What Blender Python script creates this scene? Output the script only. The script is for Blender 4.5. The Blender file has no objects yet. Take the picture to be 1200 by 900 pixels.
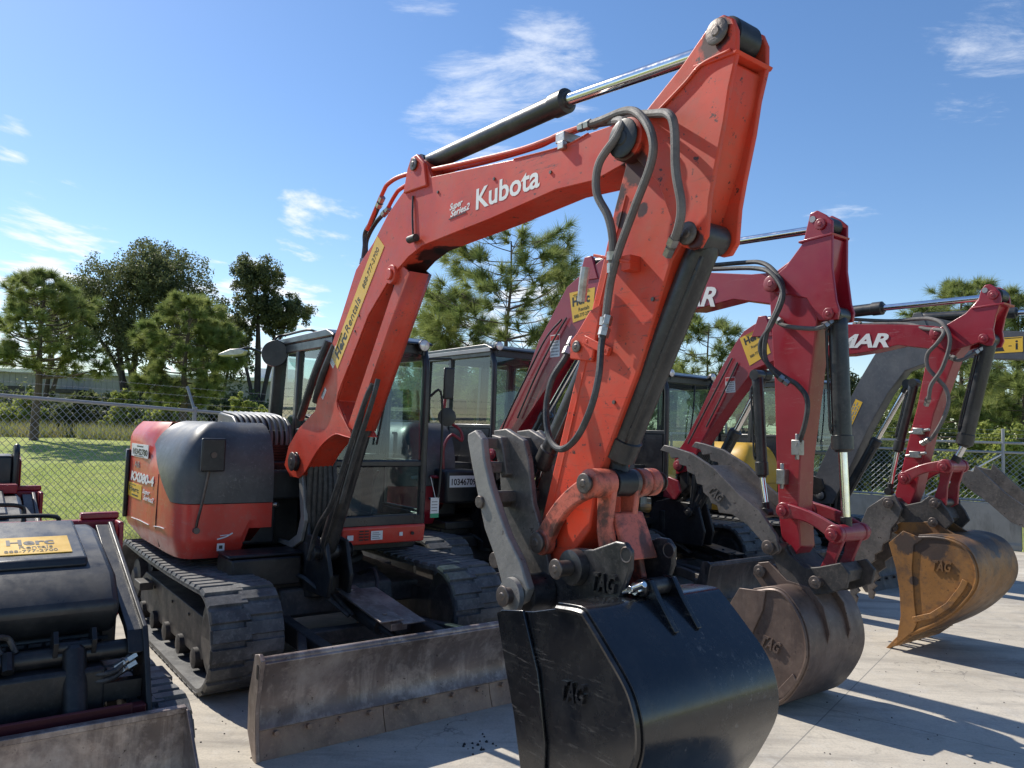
import bpy, bmesh, math, random
import numpy as np
from mathutils import Vector, Matrix, noise
R = math.radians
C = bpy.context.scene.collection
scene = bpy.context.scene

# ------------------------------------------------------------ camera, sky, sun
cam = bpy.data.objects.new('camera', bpy.data.cameras.new('camera'))
C.objects.link(cam)
cam.data.sensor_width = 36; cam.data.lens = 27; cam.data.clip_end = 3000; cam.data.clip_start = .05
P_, RO = R(3.5), R(1.8)
fw = Vector((0, math.cos(P_), math.sin(P_))); r0 = Vector((1, 0, 0)); u0 = Vector((0, -math.sin(P_), math.cos(P_)))
rr = r0*math.cos(RO)+u0*math.sin(RO); uu = u0*math.cos(RO)-r0*math.sin(RO)
cam.matrix_world = Matrix(((rr.x, uu.x, -fw.x, 0), (rr.y, uu.y, -fw.y, 0), (rr.z, uu.z, -fw.z, 1.72), (0, 0, 0, 1)))
scene.camera = cam

SUN_EL = R(43); SUN_H = Vector((-.77, .64)).normalized()
sunv = Vector((SUN_H.x*math.cos(SUN_EL), SUN_H.y*math.cos(SUN_EL), math.sin(SUN_EL)))
sl = bpy.data.lights.new('sun', 'SUN'); sl.energy = 4.6; sl.angle = R(.5); sl.color = (1, .94, .84)
sun = bpy.data.objects.new('sun', sl); C.objects.link(sun)
sun.rotation_euler = sunv.to_track_quat('Z', 'Y').to_euler(); sun.location = (-20, 15, 30)

scene.view_settings.view_transform = 'Standard'
scene.view_settings.look = 'None'
scene.view_settings.exposure = 0.34
scene.view_settings.gamma = 1

w = bpy.data.worlds.new('World'); scene.world = w; w.use_nodes = True
nt = w.node_tree; nt.nodes.clear()
def N(t, typ, **kw):
    n = t.nodes.new(typ)
    for k, v in kw.items(): setattr(n, k, v)
    return n
def LK(t, a, b): t.links.new(a, b)
def MT(t, op, a, b=None, c=None, clamp=False):
    n = N(t, 'ShaderNodeMath', operation=op, use_clamp=clamp)
    for i, v in enumerate((a, b, c)):
        if v is None: continue
        if isinstance(v, (int, float)): n.inputs[i].default_value = v
        else: LK(t, v, n.inputs[i])
    return n.outputs[0]
sky = N(nt, 'ShaderNodeTexSky', sky_type='NISHITA', sun_disc=False, sun_elevation=SUN_EL, sun_rotation=math.atan2(SUN_H.x, SUN_H.y))
sky.air_density = 1.0; sky.dust_density = .2; sky.ozone_density = 2.2; sky.altitude = 0
tc = N(nt, 'ShaderNodeTexCoord'); sep = N(nt, 'ShaderNodeSeparateXYZ'); LK(nt, tc.outputs['Generated'], sep.inputs[0])
zc = MT(nt, 'MAXIMUM', sep.outputs[2], .02)
px_ = MT(nt, 'DIVIDE', sep.outputs[0], zc); py_ = MT(nt, 'DIVIDE', sep.outputs[1], zc)
cmb = N(nt, 'ShaderNodeCombineXYZ'); LK(nt, px_, cmb.inputs[0]); LK(nt, py_, cmb.inputs[1])
def cloud(scale, rot, sx, sy, lo, hi, det=8, dist=.6, rough=.62):
    mp = N(nt, 'ShaderNodeMapping'); mp.inputs['Rotation'].default_value = (0, 0, rot); mp.inputs['Scale'].default_value = (sx, sy, 1)
    LK(nt, cmb.outputs[0], mp.inputs[0])
    n = N(nt, 'ShaderNodeTexNoise'); n.inputs['Scale'].default_value = scale; n.inputs['Detail'].default_value = det
    n.inputs['Distortion'].default_value = dist; n.inputs['Roughness'].default_value = rough
    LK(nt, mp.outputs[0], n.inputs[0])
    m = N(nt, 'ShaderNodeMapRange', interpolation_type='SMOOTHSTEP'); m.inputs[1].default_value = lo; m.inputs[2].default_value = hi
    return n.outputs[0], m
def patch(d, c0, c1):      # soft patch of sky about a direction
    dv = Vector(d).normalized()
    n = N(nt, 'ShaderNodeVectorMath', operation='DOT_PRODUCT'); LK(nt, tc.outputs['Generated'], n.inputs[0]); n.inputs[1].default_value = dv
    m = N(nt, 'ShaderNodeMapRange', interpolation_type='SMOOTHSTEP'); LK(nt, n.outputs['Value'], m.inputs[0])
    m.inputs[1].default_value = math.cos(R(c0)); m.inputs[2].default_value = math.cos(R(c1))
    return m.outputs[0]
CL_MAIN = [((-.06, .915, .385), 6.5, 1), ((.03, .90, .435), 6, 1)]
CL_WISP = [((.50, .78, .41), 7, 1), ((.38, .89, .255), 3.5, .5), ((-.12, .84, .50), 4, 1)]
CL_LOW = [((-.50, .83, .205), 5.5, 1), ((-.54, .79, .284), 2.5, .5), ((-.24, .94, .230), 5, 1), ((-.32, .94, .115), 8, 3), ((-.53, .84, .09), 8, 3), ((.02, .9, .08), 12, 4), ((-.6, .7, .2), 9, 3)]
def addall(lst):
    acc = None
    for d, a, b in lst:
        o = patch(d, a, b); acc = o if acc is None else MT(nt, 'MAXIMUM', acc, o)
    return acc
nA, mA = cloud(2.6, .35, 1.0, 1.5, .50, .80, 10, .35, .68)
bias = MT(nt, 'ADD', MT(nt, 'MULTIPLY_ADD', addall(CL_WISP), .245, -.235), MT(nt, 'MULTIPLY', addall(CL_MAIN), .385))
LK(nt, MT(nt, 'ADD', nA, bias), mA.inputs[0])
nB, mB = cloud(1.9, -.1, 1.0, .55, .52, .68, 10, .15, .60)
bias2 = MT(nt, 'MULTIPLY_ADD', addall(CL_LOW), .24, -.17)
LK(nt, MT(nt, 'ADD', nB, bias2), mB.inputs[0])
low = N(nt, 'ShaderNodeMapRange', interpolation_type='SMOOTHSTEP'); LK(nt, sep.outputs[2], low.inputs[0]); low.inputs[1].default_value = .02; low.inputs[2].default_value = .07
cm = MT(nt, 'ADD', MT(nt, 'MULTIPLY', mA.outputs[0], .62), MT(nt, 'MULTIPLY', mB.outputs[0], .95), clamp=True)
hz = N(nt, 'ShaderNodeMapRange', interpolation_type='SMOOTHSTEP'); LK(nt, sep.outputs[2], hz.inputs[0]); hz.inputs[1].default_value = .16; hz.inputs[2].default_value = 0; hz.inputs[3].default_value = 0; hz.inputs[4].default_value = .12
cm = MT(nt, 'MAXIMUM', cm, hz.outputs[0])
hs = N(nt, 'ShaderNodeHueSaturation'); LK(nt, sky.outputs[0], hs.inputs['Color']); hs.inputs['Saturation'].default_value = 1.16; hs.inputs['Hue'].default_value = .504; hs.inputs['Value'].default_value = 1.0
mix = N(nt, 'ShaderNodeMix', data_type='RGBA'); LK(nt, cm, mix.inputs[0]); LK(nt, hs.outputs[0], mix.inputs[6]); mix.inputs[7].default_value = (6.6, 6.9, 7.4, 1)
bg = N(nt, 'ShaderNodeBackground'); bg.inputs[1].default_value = .125
wo = N(nt, 'ShaderNodeOutputWorld'); LK(nt, mix.outputs[2], bg.inputs[0]); LK(nt, bg.outputs[0], wo.inputs[0])

# ------------------------------------------------------------ materials
MATS = {}
def nmat(name):
    m = bpy.data.materials.new(name); m.use_nodes = True; MATS[name] = m
    return m, m.node_tree, m.node_tree.nodes['Principled BSDF']
def rgb(t, a, b, fac):
    x = N(t, 'ShaderNodeMix', data_type='RGBA')
    for i, v in ((6, a), (7, b)):
        if isinstance(v, tuple): x.inputs[i].default_value = (*v, 1)
        else: LK(t, v, x.inputs[i])
    if isinstance(fac, float): x.inputs[0].default_value = fac
    else: LK(t, fac, x.inputs[0])
    return x.outputs[2]
def nz(t, vec, scale, detail=6, lo=.4, hi=.6, rough=.6, dist=0, stretch=None):
    n = N(t, 'ShaderNodeTexNoise'); n.inputs['Scale'].default_value = scale; n.inputs['Detail'].default_value = detail
    n.inputs['Roughness'].default_value = rough; n.inputs['Distortion'].default_value = dist
    if stretch:
        mp = N(t, 'ShaderNodeMapping'); mp.inputs['Scale'].default_value = stretch; LK(t, vec, mp.inputs[0]); LK(t, mp.outputs[0], n.inputs[0])
    else: LK(t, vec, n.inputs[0])
    m = N(t, 'ShaderNodeMapRange'); m.inputs[1].default_value = lo; m.inputs[2].default_value = hi; LK(t, n.outputs[0], m.inputs[0])
    return m.outputs[0]
def surf(name, col, rough=.45, metal=0., var=.25, dirt=None, dirt_amt=.5, dscale=3., chips=None, chip_lo=.70, bump=.15, bscale=60, stains=(), stain_col=(.012, .010, .010), coat=0., dlo=.45, dhi=.75, spec=.5, streak=None, scuff=None):
    m, t, b = nmat(name)
    co = N(t, 'ShaderNodeTexCoord').outputs['Object']
    c = rgb(t, tuple(v*(1-var) for v in col), tuple(min(1, v*(1+var)) for v in col), nz(t, co, 2.2, 5, .3, .7))
    fac = None
    if dirt:
        fac = MT(t, 'MULTIPLY', nz(t, co, dscale, 9, dlo, dhi, .68, .4), dirt_amt)
        c = rgb(t, c, dirt, fac)
        f2 = MT(t, 'MULTIPLY', nz(t, co, dscale*9, 8, .52, .72, .7), dirt_amt*.7)
        c = rgb(t, c, dirt, f2)
    if streak:
        f3 = MT(t, 'MULTIPLY', nz(t, co, 9, 8, .50, .72, .7, .2, (1, 1, .12)), .6)
        c = rgb(t, c, streak, f3)
    if scuff:
        for rot, s_ in ((.6, 11), (2.1, 8)):
            mp = N(t, 'ShaderNodeMapping'); mp.inputs['Rotation'].default_value = (.3, rot, .2); mp.inputs['Scale'].default_value = (.35, 3.2, 3.2); LK(t, co, mp.inputs[0])
            c = rgb(t, c, scuff[:3], MT(t, 'MULTIPLY', MT(t, 'MULTIPLY', nz(t, mp.outputs[0], s_, 8, .585, .625, .8), nz(t, co, 1.6, 4, .42, .6)), scuff[3]))
    if chips:
        f4 = nz(t, co, 23, 10, chip_lo, chip_lo+.02, .75)
        c = rgb(t, c, chips, f4)
    for s in stains:
        v = N(t, 'ShaderNodeVectorMath', operation='DISTANCE'); LK(t, co, v.inputs[0]); v.inputs[1].default_value = s[:3]
        d = MT(t, 'ADD', v.outputs['Value'], MT(t, 'MULTIPLY', nz(t, co, 14, 9, 0, 1, .7), s[3]*1.3))
        mr = N(t, 'ShaderNodeMapRange'); LK(t, d, mr.inputs[0]); mr.inputs[1].default_value = s[3]*1.55; mr.inputs[2].default_value = s[3]*1.35
        c = rgb(t, c, stain_col, MT(t, 'MULTIPLY', mr.outputs[0], .92))
    if isinstance(c, tuple): b.inputs['Base Color'].default_value = (*c, 1)
    else: LK(t, c, b.inputs['Base Color'])
    rv = N(t, 'ShaderNodeMapRange'); LK(t, nz(t, co, 7, 8, .3, .7, .7), rv.inputs[0]); rv.inputs[3].default_value = max(.03, rough-.09); rv.inputs[4].default_value = min(1, rough+.17)
    LK(t, rv.outputs[0], b.inputs['Roughness'])
    b.inputs['Metallic'].default_value = metal
    b.inputs['Specular IOR Level'].default_value = spec
    b.inputs['Coat Weight'].default_value = coat; b.inputs['Coat Roughness'].default_value = .12
    if bump:
        bp = N(t, 'ShaderNodeBump'); bp.inputs['Strength'].default_value = bump; bp.inputs['Distance'].default_value = .004
        LK(t, nz(t, co, bscale, 6, 0, 1, .6), bp.inputs['Height']); LK(t, bp.outputs[0], b.inputs['Normal'])
    return m
DUST = (.34, .29, .24)
surf('orange', (.56, .046, .020), .46, var=.20, dirt=(.36, .10, .07), dirt_amt=.6, spec=.35, dscale=2.2, chips=(.05, .03, .026), chip_lo=.615, scuff=(.12, .04, .035, .8), bump=.06,
     stains=[(2.30, -.17, 2.77, .135), (2.42, -.14, 2.79, .11), (2.14, -.15, 2.70, .13), (4.08, -.30, 2.86, .10)], coat=.08)
surf('arm_orange', (.58, .050, .020), .48, var=.20, dirt=(.38, .11, .07), dirt_amt=.65, spec=.35, dscale=2.6, chips=(.05, .03, .026), chip_lo=.61, scuff=(.12, .045, .035, .75), bump=.06,
     stains=[(4.50, -.34, 3.18, .085), (3.97, -.31, 2.72, .09), (4.13, -.31, 2.62, .035), (3.52, -.3, 1.12, .09), (4.42, -.34, 2.44, .05), (4.10, -.31, 2.80, .10), (4.02, -.31, 2.60, .045), (3.92, -.31, 1.5, .05)], coat=.05)  # grease marks; those below the pivot also paint the rear flange's shade
surf('body_orange', (.62, .045, .028), .38, var=.12, dirt=(.42, .15, .12), dirt_amt=.6, dscale=1.8, chips=(.10, .05, .045), chip_lo=.66, scuff=(.50, .22, .18, .6), bump=.03, coat=.25)
surf('link_orange', (.52, .12, .075), .45, var=.2, dirt=(.035, .025, .02), dirt_amt=.85, dscale=7, dlo=.5, dhi=.62, chips=(.45, .33, .22), chip_lo=.66, bump=.35)
surf('crimson', (.29, .0065, .020), .36, var=.12, dirt=(.30, .06, .06), dirt_amt=.2, scuff=(.40, .22, .22, .5), dscale=2.5, chips=(.10, .06, .06), chip_lo=.73, bump=.05, coat=.3)
surf('dark_red', (.075, .004, .008), .5, var=.2, bump=.1)
surf('crimson_link', (.24, .008, .020), .40, var=.15, dirt=(.28, .12, .11), dirt_amt=.5, dscale=5, chips=(.12, .09, .09), chip_lo=.69, bump=.12, coat=.2)
surf('boom_grey', (.065, .068, .078), .42, var=.1, dirt=(.22, .21, .20), dirt_amt=.35, bump=.05)
surf('yellow_paint', (.62, .36, .03), .4, var=.08, dirt=DUST, dirt_amt=.35, bump=.04)
surf('black_plastic', (.016, .018, .021), .36, var=.2, dirt=(.10, .10, .10), dirt_amt=.30, dscale=2.2, bump=.12, bscale=220)
surf('hood_grey', (.068, .070, .073), .38, scuff=(.24, .24, .24, .5), var=.2, dirt=(.19, .19, .19), dirt_amt=.45, dscale=1.6, bump=.08, bscale=260)
surf('black_metal', (.011, .012, .014), .38, var=.3, dirt=(.10, .09, .085), dirt_amt=.30, dscale=4, bump=.15, spec=.4)
surf('cab_black', (.014, .016, .022), .33, var=.2, dirt=(.11, .11, .11), dirt_amt=.22, bump=.04, coat=.2)
surf('under_metal', (.032, .030, .030), .55, var=.3, dirt=(.17, .14, .12), dirt_amt=.6, dscale=4, bump=.35)
surf('cylinder_black', (.016, .017, .019), .34, var=.3, dirt=(.12, .11, .10), dirt_amt=.40, dscale=7, chips=(.24, .20, .11), chip_lo=.70, bump=.12)
surf('hose', (.020, .021, .023), .48, var=.3, dirt=(.16, .15, .14), dirt_amt=.45, dscale=9, bump=.2, bscale=150)
surf('hose_sleeve', (.13, .12, .115), .62, var=.3, dirt=(.035, .03, .03), dirt_amt=.6, dscale=14, bump=.5, bscale=240)
surf('fitting', (.45, .44, .42), .38, 1., var=.3, dirt=(.12, .10, .09), dirt_amt=.6, dscale=18, bump=.2)
surf('vent_grey', (.13, .135, .14), .32, var=.15, dirt=(.2, .2, .2), dirt_amt=.3, bump=.05)
surf('chrome', (.72, .72, .72), .10, 1., var=.05, bump=0, dirt=(.4, .4, .4), dirt_amt=.2, dscale=6)
surf('rubber', (.060, .062, .065), .55, var=.3, dirt=(.24, .235, .225), dirt_amt=.8, dscale=3.5, bump=.4, bscale=90)
surf('blade_steel', (.19, .15, .135), .36, .45, var=.4, dirt=(.50, .42, .37), dirt_amt=.85, dscale=1.7, dlo=.48, dhi=.62, streak=(.55, .47, .42), chips=(.05, .035, .03), chip_lo=.63, bump=.35, bscale=40)
surf('wear_steel', (.25, .16, .115), .5, .2, var=.4, dirt=(.40, .27, .18), dirt_amt=.9, dscale=5, chips=(.07, .045, .035), chip_lo=.62, bump=.4, bscale=40)
surf('dark_blade', (.030, .030, .033), .42, .2, var=.3, dirt=(.13, .10, .09), dirt_amt=.7, dscale=3, streak=(.20, .18, .17), bump=.2)
surf('thumb_steel', (.21, .20, .188), .5, .35, var=.25, dirt=(.33, .31, .29), dirt_amt=.6, dscale=5, chips=(.075, .06, .055), chip_lo=.62, bump=.5, bscale=35)
surf('tine_steel', (.095, .088, .084), .5, .3, var=.3, dirt=(.24, .21, .19), dirt_amt=.7, dscale=5, chips=(.04, .03, .03), chip_lo=.6, bump=.45, bscale=35)
surf('bucket_black', (.0055, .0065, .009), .20, var=.2, scuff=(.16, .15, .14, .6), dirt=(.07, .067, .064), dirt_amt=.22, dscale=6, dlo=.5, dhi=.8, chips=(.20, .19, .18), chip_lo=.755, bump=.10, bscale=30, coat=.3)
surf('bucket_rust', (.115, .080, .066), .46, .25, var=.3, dirt=(.26, .19, .15), dirt_amt=.7, dscale=2.5, streak=(.05, .04, .04), chips=(.04, .025, .02), chip_lo=.62, bump=.3, bscale=35)
surf('bucket_ochre', (.27, .125, .035), .5, .1, stains=[(4.12, -.6, .92, .17), (3.92, -.6, .90, .11), (4.35, -.2, .92, .16), (4.32, .1, .95, .13), (3.98, -.6, .6, .05)], stain_col=(.05, .038, .036), var=.3, dirt=(.055, .042, .038), dirt_amt=.85, dscale=2.0, dlo=.48, dhi=.62, streak=(.20, .13, .07), chips=(.12, .06, .025), chip_lo=.6, bump=.3, bscale=35)
surf('coupler_black', (.012, .013, .016), .30, var=.3, dirt=(.17, .15, .14), dirt_amt=.45, dscale=6, chips=(.2, .18, .17), chip_lo=.70, bump=.2)
surf('pin_steel', (.13, .108, .098), .42, .6, var=.3, dirt=(.05, .035, .03), dirt_amt=.7, dscale=25, bump=.5)
surf('galvanized', (.30, .31, .32), .5, .2, var=.15, dirt=(.25, .25, .25), dirt_amt=.4, bump=.1)
surf('white_paint', (.75, .75, .73), .45, var=.04, dirt=(.5, .48, .45), dirt_amt=.3, bump=0)
surf('yellow_sticker', (.78, .46, .035), .35, var=.05, dirt=(.5, .32, .08), dirt_amt=.3, bump=0)
surf('white_sticker', (.72, .73, .74), .4, var=.04, dirt=(.45, .44, .42), dirt_amt=.35, bump=0)
surf('ink', (.012, .012, .014), .45, var=.1, bump=0)
surf('grey_ink', (.26, .26, .27), .45, var=.1, bump=0)
surf('gold_ink', (.30, .18, .02), .45, var=.1, bump=0)
surf('red_ink', (.5, .03, .03), .45, var=.1, bump=0)
surf('green_ink', (.02, .30, .15), .45, var=.1, bump=0)
surf('seat_fabric', (.035, .035, .038), .8, var=.3, bump=.3)
surf('lamp_lens', (.70, .70, .70), .12, .3, var=.05, bump=0)
surf('mirror_glass', (.75, .77, .8), .03, 1., var=.02, bump=0)
surf('bark', (.115, .085, .066), .9, var=.4, dirt=(.05, .04, .035), dirt_amt=.7, dscale=6, bump=.9, bscale=22)
surf('bark_dark', (.055, .043, .036), .9, var=.4, bump=.9, bscale=18)
surf('metal_siding', (.24, .25, .255), .5, var=.08, dirt=(.16, .15, .14), dirt_amt=.4, bump=0)
surf('asphalt_shadow', (.05, .05, .05), .9, var=.2, bump=.1)

def mat_glass():
    m, t, b = nmat('glass')
    out = [n for n in t.nodes if n.type == 'OUTPUT_MATERIAL'][0]
    tr = N(t, 'ShaderNodeBsdfTransparent'); tr.inputs[0].default_value = (.60, .74, .71, 1)
    gl = N(t, 'ShaderNodeBsdfGlossy'); gl.inputs['Roughness'].default_value = .02; gl.inputs[0].default_value = (1, 1, 1, 1)
    fr = N(t, 'ShaderNodeLayerWeight')
    f = MT(t, 'MULTIPLY_ADD', MT(t, 'POWER', fr.outputs['Facing'], 4.0), .85, .07, True)
    mx = N(t, 'ShaderNodeMixShader'); LK(t, f, mx.inputs[0]); LK(t, tr.outputs[0], mx.inputs[1]); LK(t, gl.outputs[0], mx.inputs[2])
    df = N(t, 'ShaderNodeBsdfDiffuse'); df.inputs[0].default_value = (.22, .27, .26, 1)
    co = N(t, 'ShaderNodeTexCoord').outputs['Object']
    m2 = N(t, 'ShaderNodeMixShader'); LK(t, MT(t, 'MULTIPLY_ADD', nz(t, co, 3, 4, .4, .75, .5), .08, .05), m2.inputs[0]); LK(t, mx.outputs[0], m2.inputs[1]); LK(t, df.outputs[0], m2.inputs[2])
    LK(t, m2.outputs[0], out.inputs[0])
mat_glass()
def mat_leaf(name, c1, c2, sc=1.1, trans=.5):
    m, t, b = nmat(name)
    out = [n for n in t.nodes if n.type == 'OUTPUT_MATERIAL'][0]
    co = N(t, 'ShaderNodeTexCoord').outputs['Object']
    c = rgb(t, c1, c2, nz(t, co, sc, 6, .35, .65))
    c = rgb(t, c, tuple(v*.55 for v in c1), nz(t, co, sc*7, 4, .5, .7))
    LK(t, c, b.inputs['Base Color']); b.inputs['Roughness'].default_value = .55; b.inputs['Specular IOR Level'].default_value = .3
    tl = N(t, 'ShaderNodeBsdfTranslucent'); LK(t, c, tl.inputs[0])
    mx = N(t, 'ShaderNodeMixShader'); mx.inputs[0].default_value = trans; LK(t, b.outputs[0], mx.inputs[1]); LK(t, tl.outputs[0], mx.inputs[2]); LK(t, mx.outputs[0], out.inputs[0])
mat_leaf('pine_needles', (.17, .235, .07), (.34, .37, .12))
mat_leaf('oak_leaves', (.085, .115, .05), (.20, .21, .09))
mat_leaf('shrub_leaves', (.27, .34, .08), (.46, .48, .14), 1.6)
mat_leaf('hedge_leaves', (.10, .14, .055), (.22, .235, .10), 1.2)
mat_leaf('dry_grass', (.40, .37, .17), (.27, .32, .11), 1.5)
mat_leaf('grass_blades', (.32, .41, .10), (.48, .50, .17), .7)

# concrete with saw joints, cracks, stains
def mat_concrete():
    m, t, b = nmat('concrete')
    co = N(t, 'ShaderNodeTexCoord').outputs['Object']
    c = rgb(t, (.43, .385, .315), (.59, .535, .445), nz(t, co, .9, 7, .3, .7, .6))
    c = rgb(t, c, (.27, .255, .235), MT(t, 'MULTIPLY', nz(t, co, 2.6, 10, .52, .75, .7, .6), .7))
    c = rgb(t, c, (.56, .54, .50), MT(t, 'MULTIPLY', nz(t, co, 7, 9, .55, .72, .7), .55))
    c = rgb(t, c, (.36, .26, .20), MT(t, 'MULTIPLY', nz(t, co, 1.7, 6, .60, .78, .6, .3), .35))
    c = rgb(t, c, (.10, .095, .09), MT(t, 'MULTIPLY', nz(t, co, 3.1, 10, .63, .72, .7, .2), .65))
    c = rgb(t, c, (.22, .20, .175), MT(t, 'MULTIPLY', nz(t, co, 1.2, 9, .47, .66, .7, .3, (.45, 2.6, 1)), .75))
    c = rgb(t, c, (.25, .225, .19), MT(t, 'MULTIPLY', nz(t, co, 5.5, 10, .54, .70, .78, .5), .6))
    c = rgb(t, c, (.60, .57, .51), MT(t, 'MULTIPLY', nz(t, co, 2.6, 10, .56, .66, .8, .8), .45))
    c = rgb(t, c, (.24, .23, .21), MT(t, 'MULTIPLY', nz(t, co, 70, 6, .48, .75, .7), .6))
    mp = N(t, 'ShaderNodeMapping'); mp.inputs['Rotation'].default_value = (0, 0, R(37)); mp.inputs['Location'].default_value = (1.35, .9, 0); LK(t, co, mp.inputs[0])
    br = N(t, 'ShaderNodeTexBrick'); LK(t, mp.outputs[0], br.inputs[0]); br.offset = 0; br.inputs['Scale'].default_value = 1
    br.inputs['Brick Width'].default_value = 3.1; br.inputs['Row Height'].default_value = 3.1; br.inputs['Mortar Size'].default_value = .0035
    c = rgb(t, c, (.22, .21, .19), br.outputs['Fac'])
    vo = N(t, 'ShaderNodeTexVoronoi', feature='DISTANCE_TO_EDGE'); vo.inputs['Scale'].default_value = .42
    ad = N(t, 'ShaderNodeVectorMath', operation='ADD'); LK(t, co, ad.inputs[0])
    nn = N(t, 'ShaderNodeTexNoise'); nn.inputs['Scale'].default_value = 2.2; nn.inputs['Detail'].default_value = 7; LK(t, co, nn.inputs[0]); LK(t, nn.outputs['Color'], ad.inputs[1]); LK(t, ad.outputs[0], vo.inputs[0])
    cr = MT(t, 'LESS_THAN', vo.outputs['Distance'], .0022)
    c = rgb(t, c, (.16, .15, .14), MT(t, 'MULTIPLY', cr, MT(t, 'MULTIPLY', nz(t, co, .8, 4, .5, .62), .8)))
    LK(t, c, b.inputs['Base Color']); b.inputs['Roughness'].default_value = .85
    bp = N(t, 'ShaderNodeBump'); bp.inputs['Strength'].default_value = .35; bp.inputs['Distance'].default_value = .004
    LK(t, MT(t, 'SUBTRACT', nz(t, co, 45, 10, 0, 1, .75), MT(t, 'MULTIPLY', br.outputs['Fac'], 2)), bp.inputs['Height']); LK(t, bp.outputs[0], b.inputs['Normal'])
mat_concrete()
def mat_wallconc():
    m, t, b = nmat('wall_concrete')
    co = N(t, 'ShaderNodeTexCoord').outputs['Object']
    c = rgb(t, (.22, .22, .205), (.34, .335, .31), nz(t, co, 1.5, 8, .3, .7))
    c = rgb(t, c, (.075, .075, .07), MT(t, 'MULTIPLY', nz(t, co, 2.2, 9, .50, .70, .7, .2, (1.6, 1.6, .35)), .75))
    c = rgb(t, c, (.42, .41, .38), MT(t, 'MULTIPLY', nz(t, co, 6, 9, .55, .8, .7, 0, (1, 1, .25)), .5))
    LK(t, c, b.inputs['Base Color']); b.inputs['Roughness'].default_value = .9
    bp = N(t, 'ShaderNodeBump'); bp.inputs['Strength'].default_value = .4; bp.inputs['Distance'].default_value = .01
    LK(t, nz(t, co, 25, 8, 0, 1, .7), bp.inputs['Height']); LK(t, bp.outputs[0], b.inputs['Normal'])
mat_wallconc()
def mat_lawn():
    m, t, b = nmat('lawn')
    co = N(t, 'ShaderNodeTexCoord').outputs['Object']
    c = rgb(t, (.32, .41, .10), (.50, .52, .17), nz(t, co, .35, 8, .3, .7, .65))
    c = rgb(t, c, (.30, .29, .13), MT(t, 'MULTIPLY', nz(t, co, .8, 9, .5, .75, .7), .6))
    c = rgb(t, c, (.08, .12, .03), MT(t, 'MULTIPLY', nz(t, co, 9, 8, .45, .7, .75), .6))
    LK(t, c, b.inputs['Base Color']); b.inputs['Roughness'].default_value = .95; b.inputs['Specular IOR Level'].default_value = .1
    bp = N(t, 'ShaderNodeBump'); bp.inputs['Strength'].default_value = .8; bp.inputs['Distance'].default_value = .06
    LK(t, nz(t, co, 12, 8, 0, 1, .75), bp.inputs['Height']); LK(t, bp.outputs[0], b.inputs['Normal'])
mat_lawn()

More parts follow.
